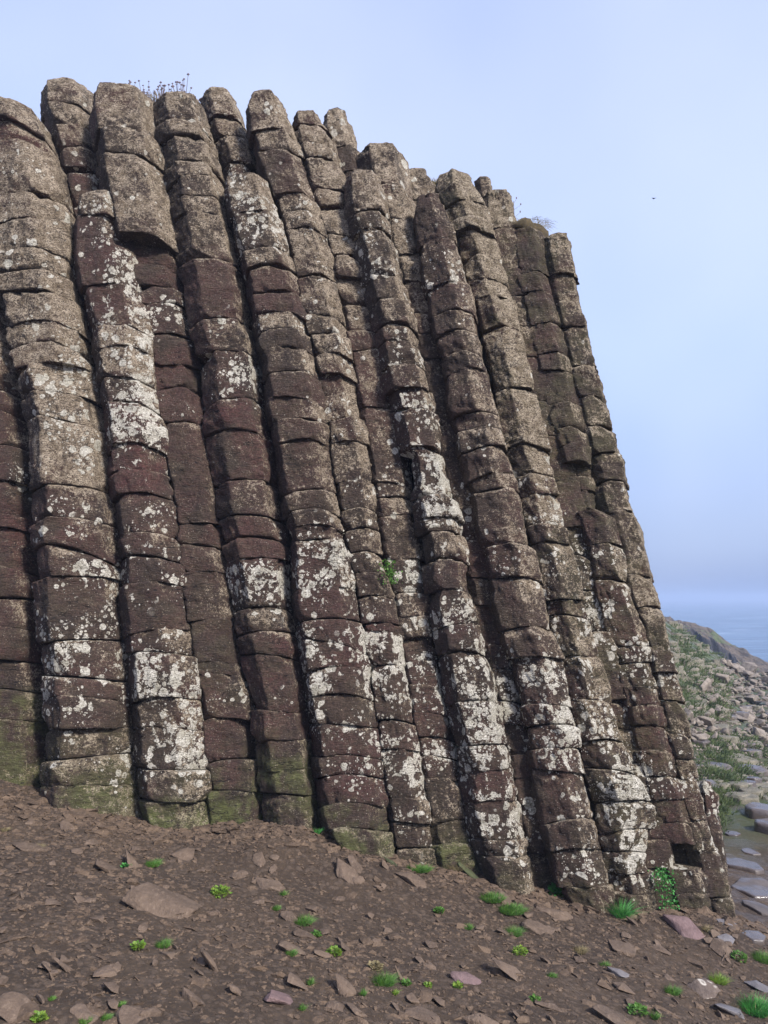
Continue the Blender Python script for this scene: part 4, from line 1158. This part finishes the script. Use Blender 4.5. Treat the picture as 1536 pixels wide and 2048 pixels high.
# ------------------------------------------------------------------ haze
import os
if not os.environ.get('NOHAZE'):
    x0, x1, y0, y1, z0, z1 = -3050, 3050, -30, 5050, -12, 9.5
    V = [(x0, y0, z0), (x1, y0, z0), (x1, y1, z0), (x0, y1, z0), (x0, y0, z1), (x1, y0, z1), (x1, y1, z1), (x0, y1, z1)]
    hz = mesh_obj('haze', V, [(0, 3, 2, 1), (4, 5, 6, 7), (0, 1, 5, 4), (1, 2, 6, 5), (2, 3, 7, 6), (3, 0, 4, 7)], None, smooth=False)
    hz['kind'] = 'stuff'; tag(hz, 'thin pale blue haze over the sea', 'haze')
    m = bpy.data.materials.new('haze_air'); m.use_nodes = True; t = m.node_tree; t.nodes.clear()
    o_ = t.nodes.new('ShaderNodeOutputMaterial'); pv = t.nodes.new('ShaderNodeVolumePrincipled')
    pv.inputs['Color'].default_value = (.52, .66, .93, 1); pv.inputs['Density'].default_value = .0014
    t.links.new(pv.outputs[0], o_.inputs['Volume']); hz.data.materials.append(m)

# ------------------------------------------------------------------ light
SUN = Vector((.52, -.60, .62)).normalized()
wd = bpy.data.worlds.new('World'); SC.world = wd; wd.use_nodes = True; t = wd.node_tree; t.nodes.clear()
ow = t.nodes.new('ShaderNodeOutputWorld')
sky = t.nodes.new('ShaderNodeTexSky'); sky.sky_type = 'NISHITA'; sky.sun_disc = False
sky.sun_elevation = math.asin(SUN.z); sky.sun_rotation = math.atan2(SUN.x, SUN.y); sky.dust_density = 2.0
bg1 = t.nodes.new('ShaderNodeBackground'); bg1.inputs[1].default_value = .05
tc = t.nodes.new('ShaderNodeTexCoord'); sx = t.nodes.new('ShaderNodeSeparateXYZ'); t.links.new(tc.outputs['Generated'], sx.inputs[0])
mz = t.nodes.new('ShaderNodeMapRange'); t.links.new(sx.outputs['Z'], mz.inputs[0]); mz.inputs[1].default_value = 0; mz.inputs[2].default_value = .3; mz.inputs[3].default_value = .22; mz.inputs[4].default_value = 1
vm = t.nodes.new('ShaderNodeVectorMath'); vm.operation = 'SCALE'; t.links.new(sky.outputs[0], vm.inputs[0]); t.links.new(mz.outputs[0], vm.inputs['Scale']); t.links.new(vm.outputs[0], bg1.inputs[0])
rp = t.nodes.new('ShaderNodeValToRGB'); cr = rp.color_ramp
cr.elements[0].position = 0.0; cr.elements[0].color = (.19, .26, .46, 1)
cr.elements[1].position = 1.0; cr.elements[1].color = (.29, .36, .62, 1)
for p_, c_ in ((.06, (.26, .345, .58, 1)), (.25, (.29, .375, .66, 1)), (.45, (.34, .42, .72, 1)), (.62, (.33, .40, .68, 1))):
    e = cr.elements.new(p_); e.color = c_
t.links.new(sx.outputs['Z'], rp.inputs[0])
nz = t.nodes.new('ShaderNodeTexNoise'); nz.inputs['Scale'].default_value = 1.9; nz.inputs['Detail'].default_value = 3
t.links.new(tc.outputs['Generated'], nz.inputs['Vector'])
mr = t.nodes.new('ShaderNodeMapRange'); mr.inputs[1].default_value = .35; mr.inputs[2].default_value = .7; mr.inputs[3].default_value = 0; mr.inputs[4].default_value = .6
t.links.new(nz.outputs[0], mr.inputs[0])
mx = t.nodes.new('ShaderNodeMix'); mx.data_type = 'RGBA'; t.links.new(mr.outputs[0], mx.inputs[0]); t.links.new(rp.outputs[0], mx.inputs[6]); mx.inputs[7].default_value = (.54, .59, .74, 1)
bg2 = t.nodes.new('ShaderNodeBackground'); bg2.inputs[1].default_value = .88; t.links.new(mx.outputs[2], bg2.inputs[0])
ad = t.nodes.new('ShaderNodeAddShader'); t.links.new(bg1.outputs[0], ad.inputs[0]); t.links.new(bg2.outputs[0], ad.inputs[1])
t.links.new(ad.outputs[0], ow.inputs[0])

sl = bpy.data.lights.new('sun', 'SUN'); sl.energy = 4.4; sl.angle = R(9); sl.color = (1, .955, .90)
so = bpy.data.objects.new('sun', sl); COL.objects.link(so); so.rotation_euler = SUN.to_track_quat('Z', 'Y').to_euler()

SC.render.engine = 'CYCLES'
SC.view_settings.view_transform = 'Standard'; SC.view_settings.look = 'None'; SC.view_settings.exposure = .55; SC.view_settings.gamma = 1
SC.cycles.max_bounces = 6; SC.cycles.diffuse_bounces = 3; SC.cycles.glossy_bounces = 2; SC.cycles.volume_bounces = 0; SC.cycles.transmission_bounces = 2
SC.cycles.use_denoising = True
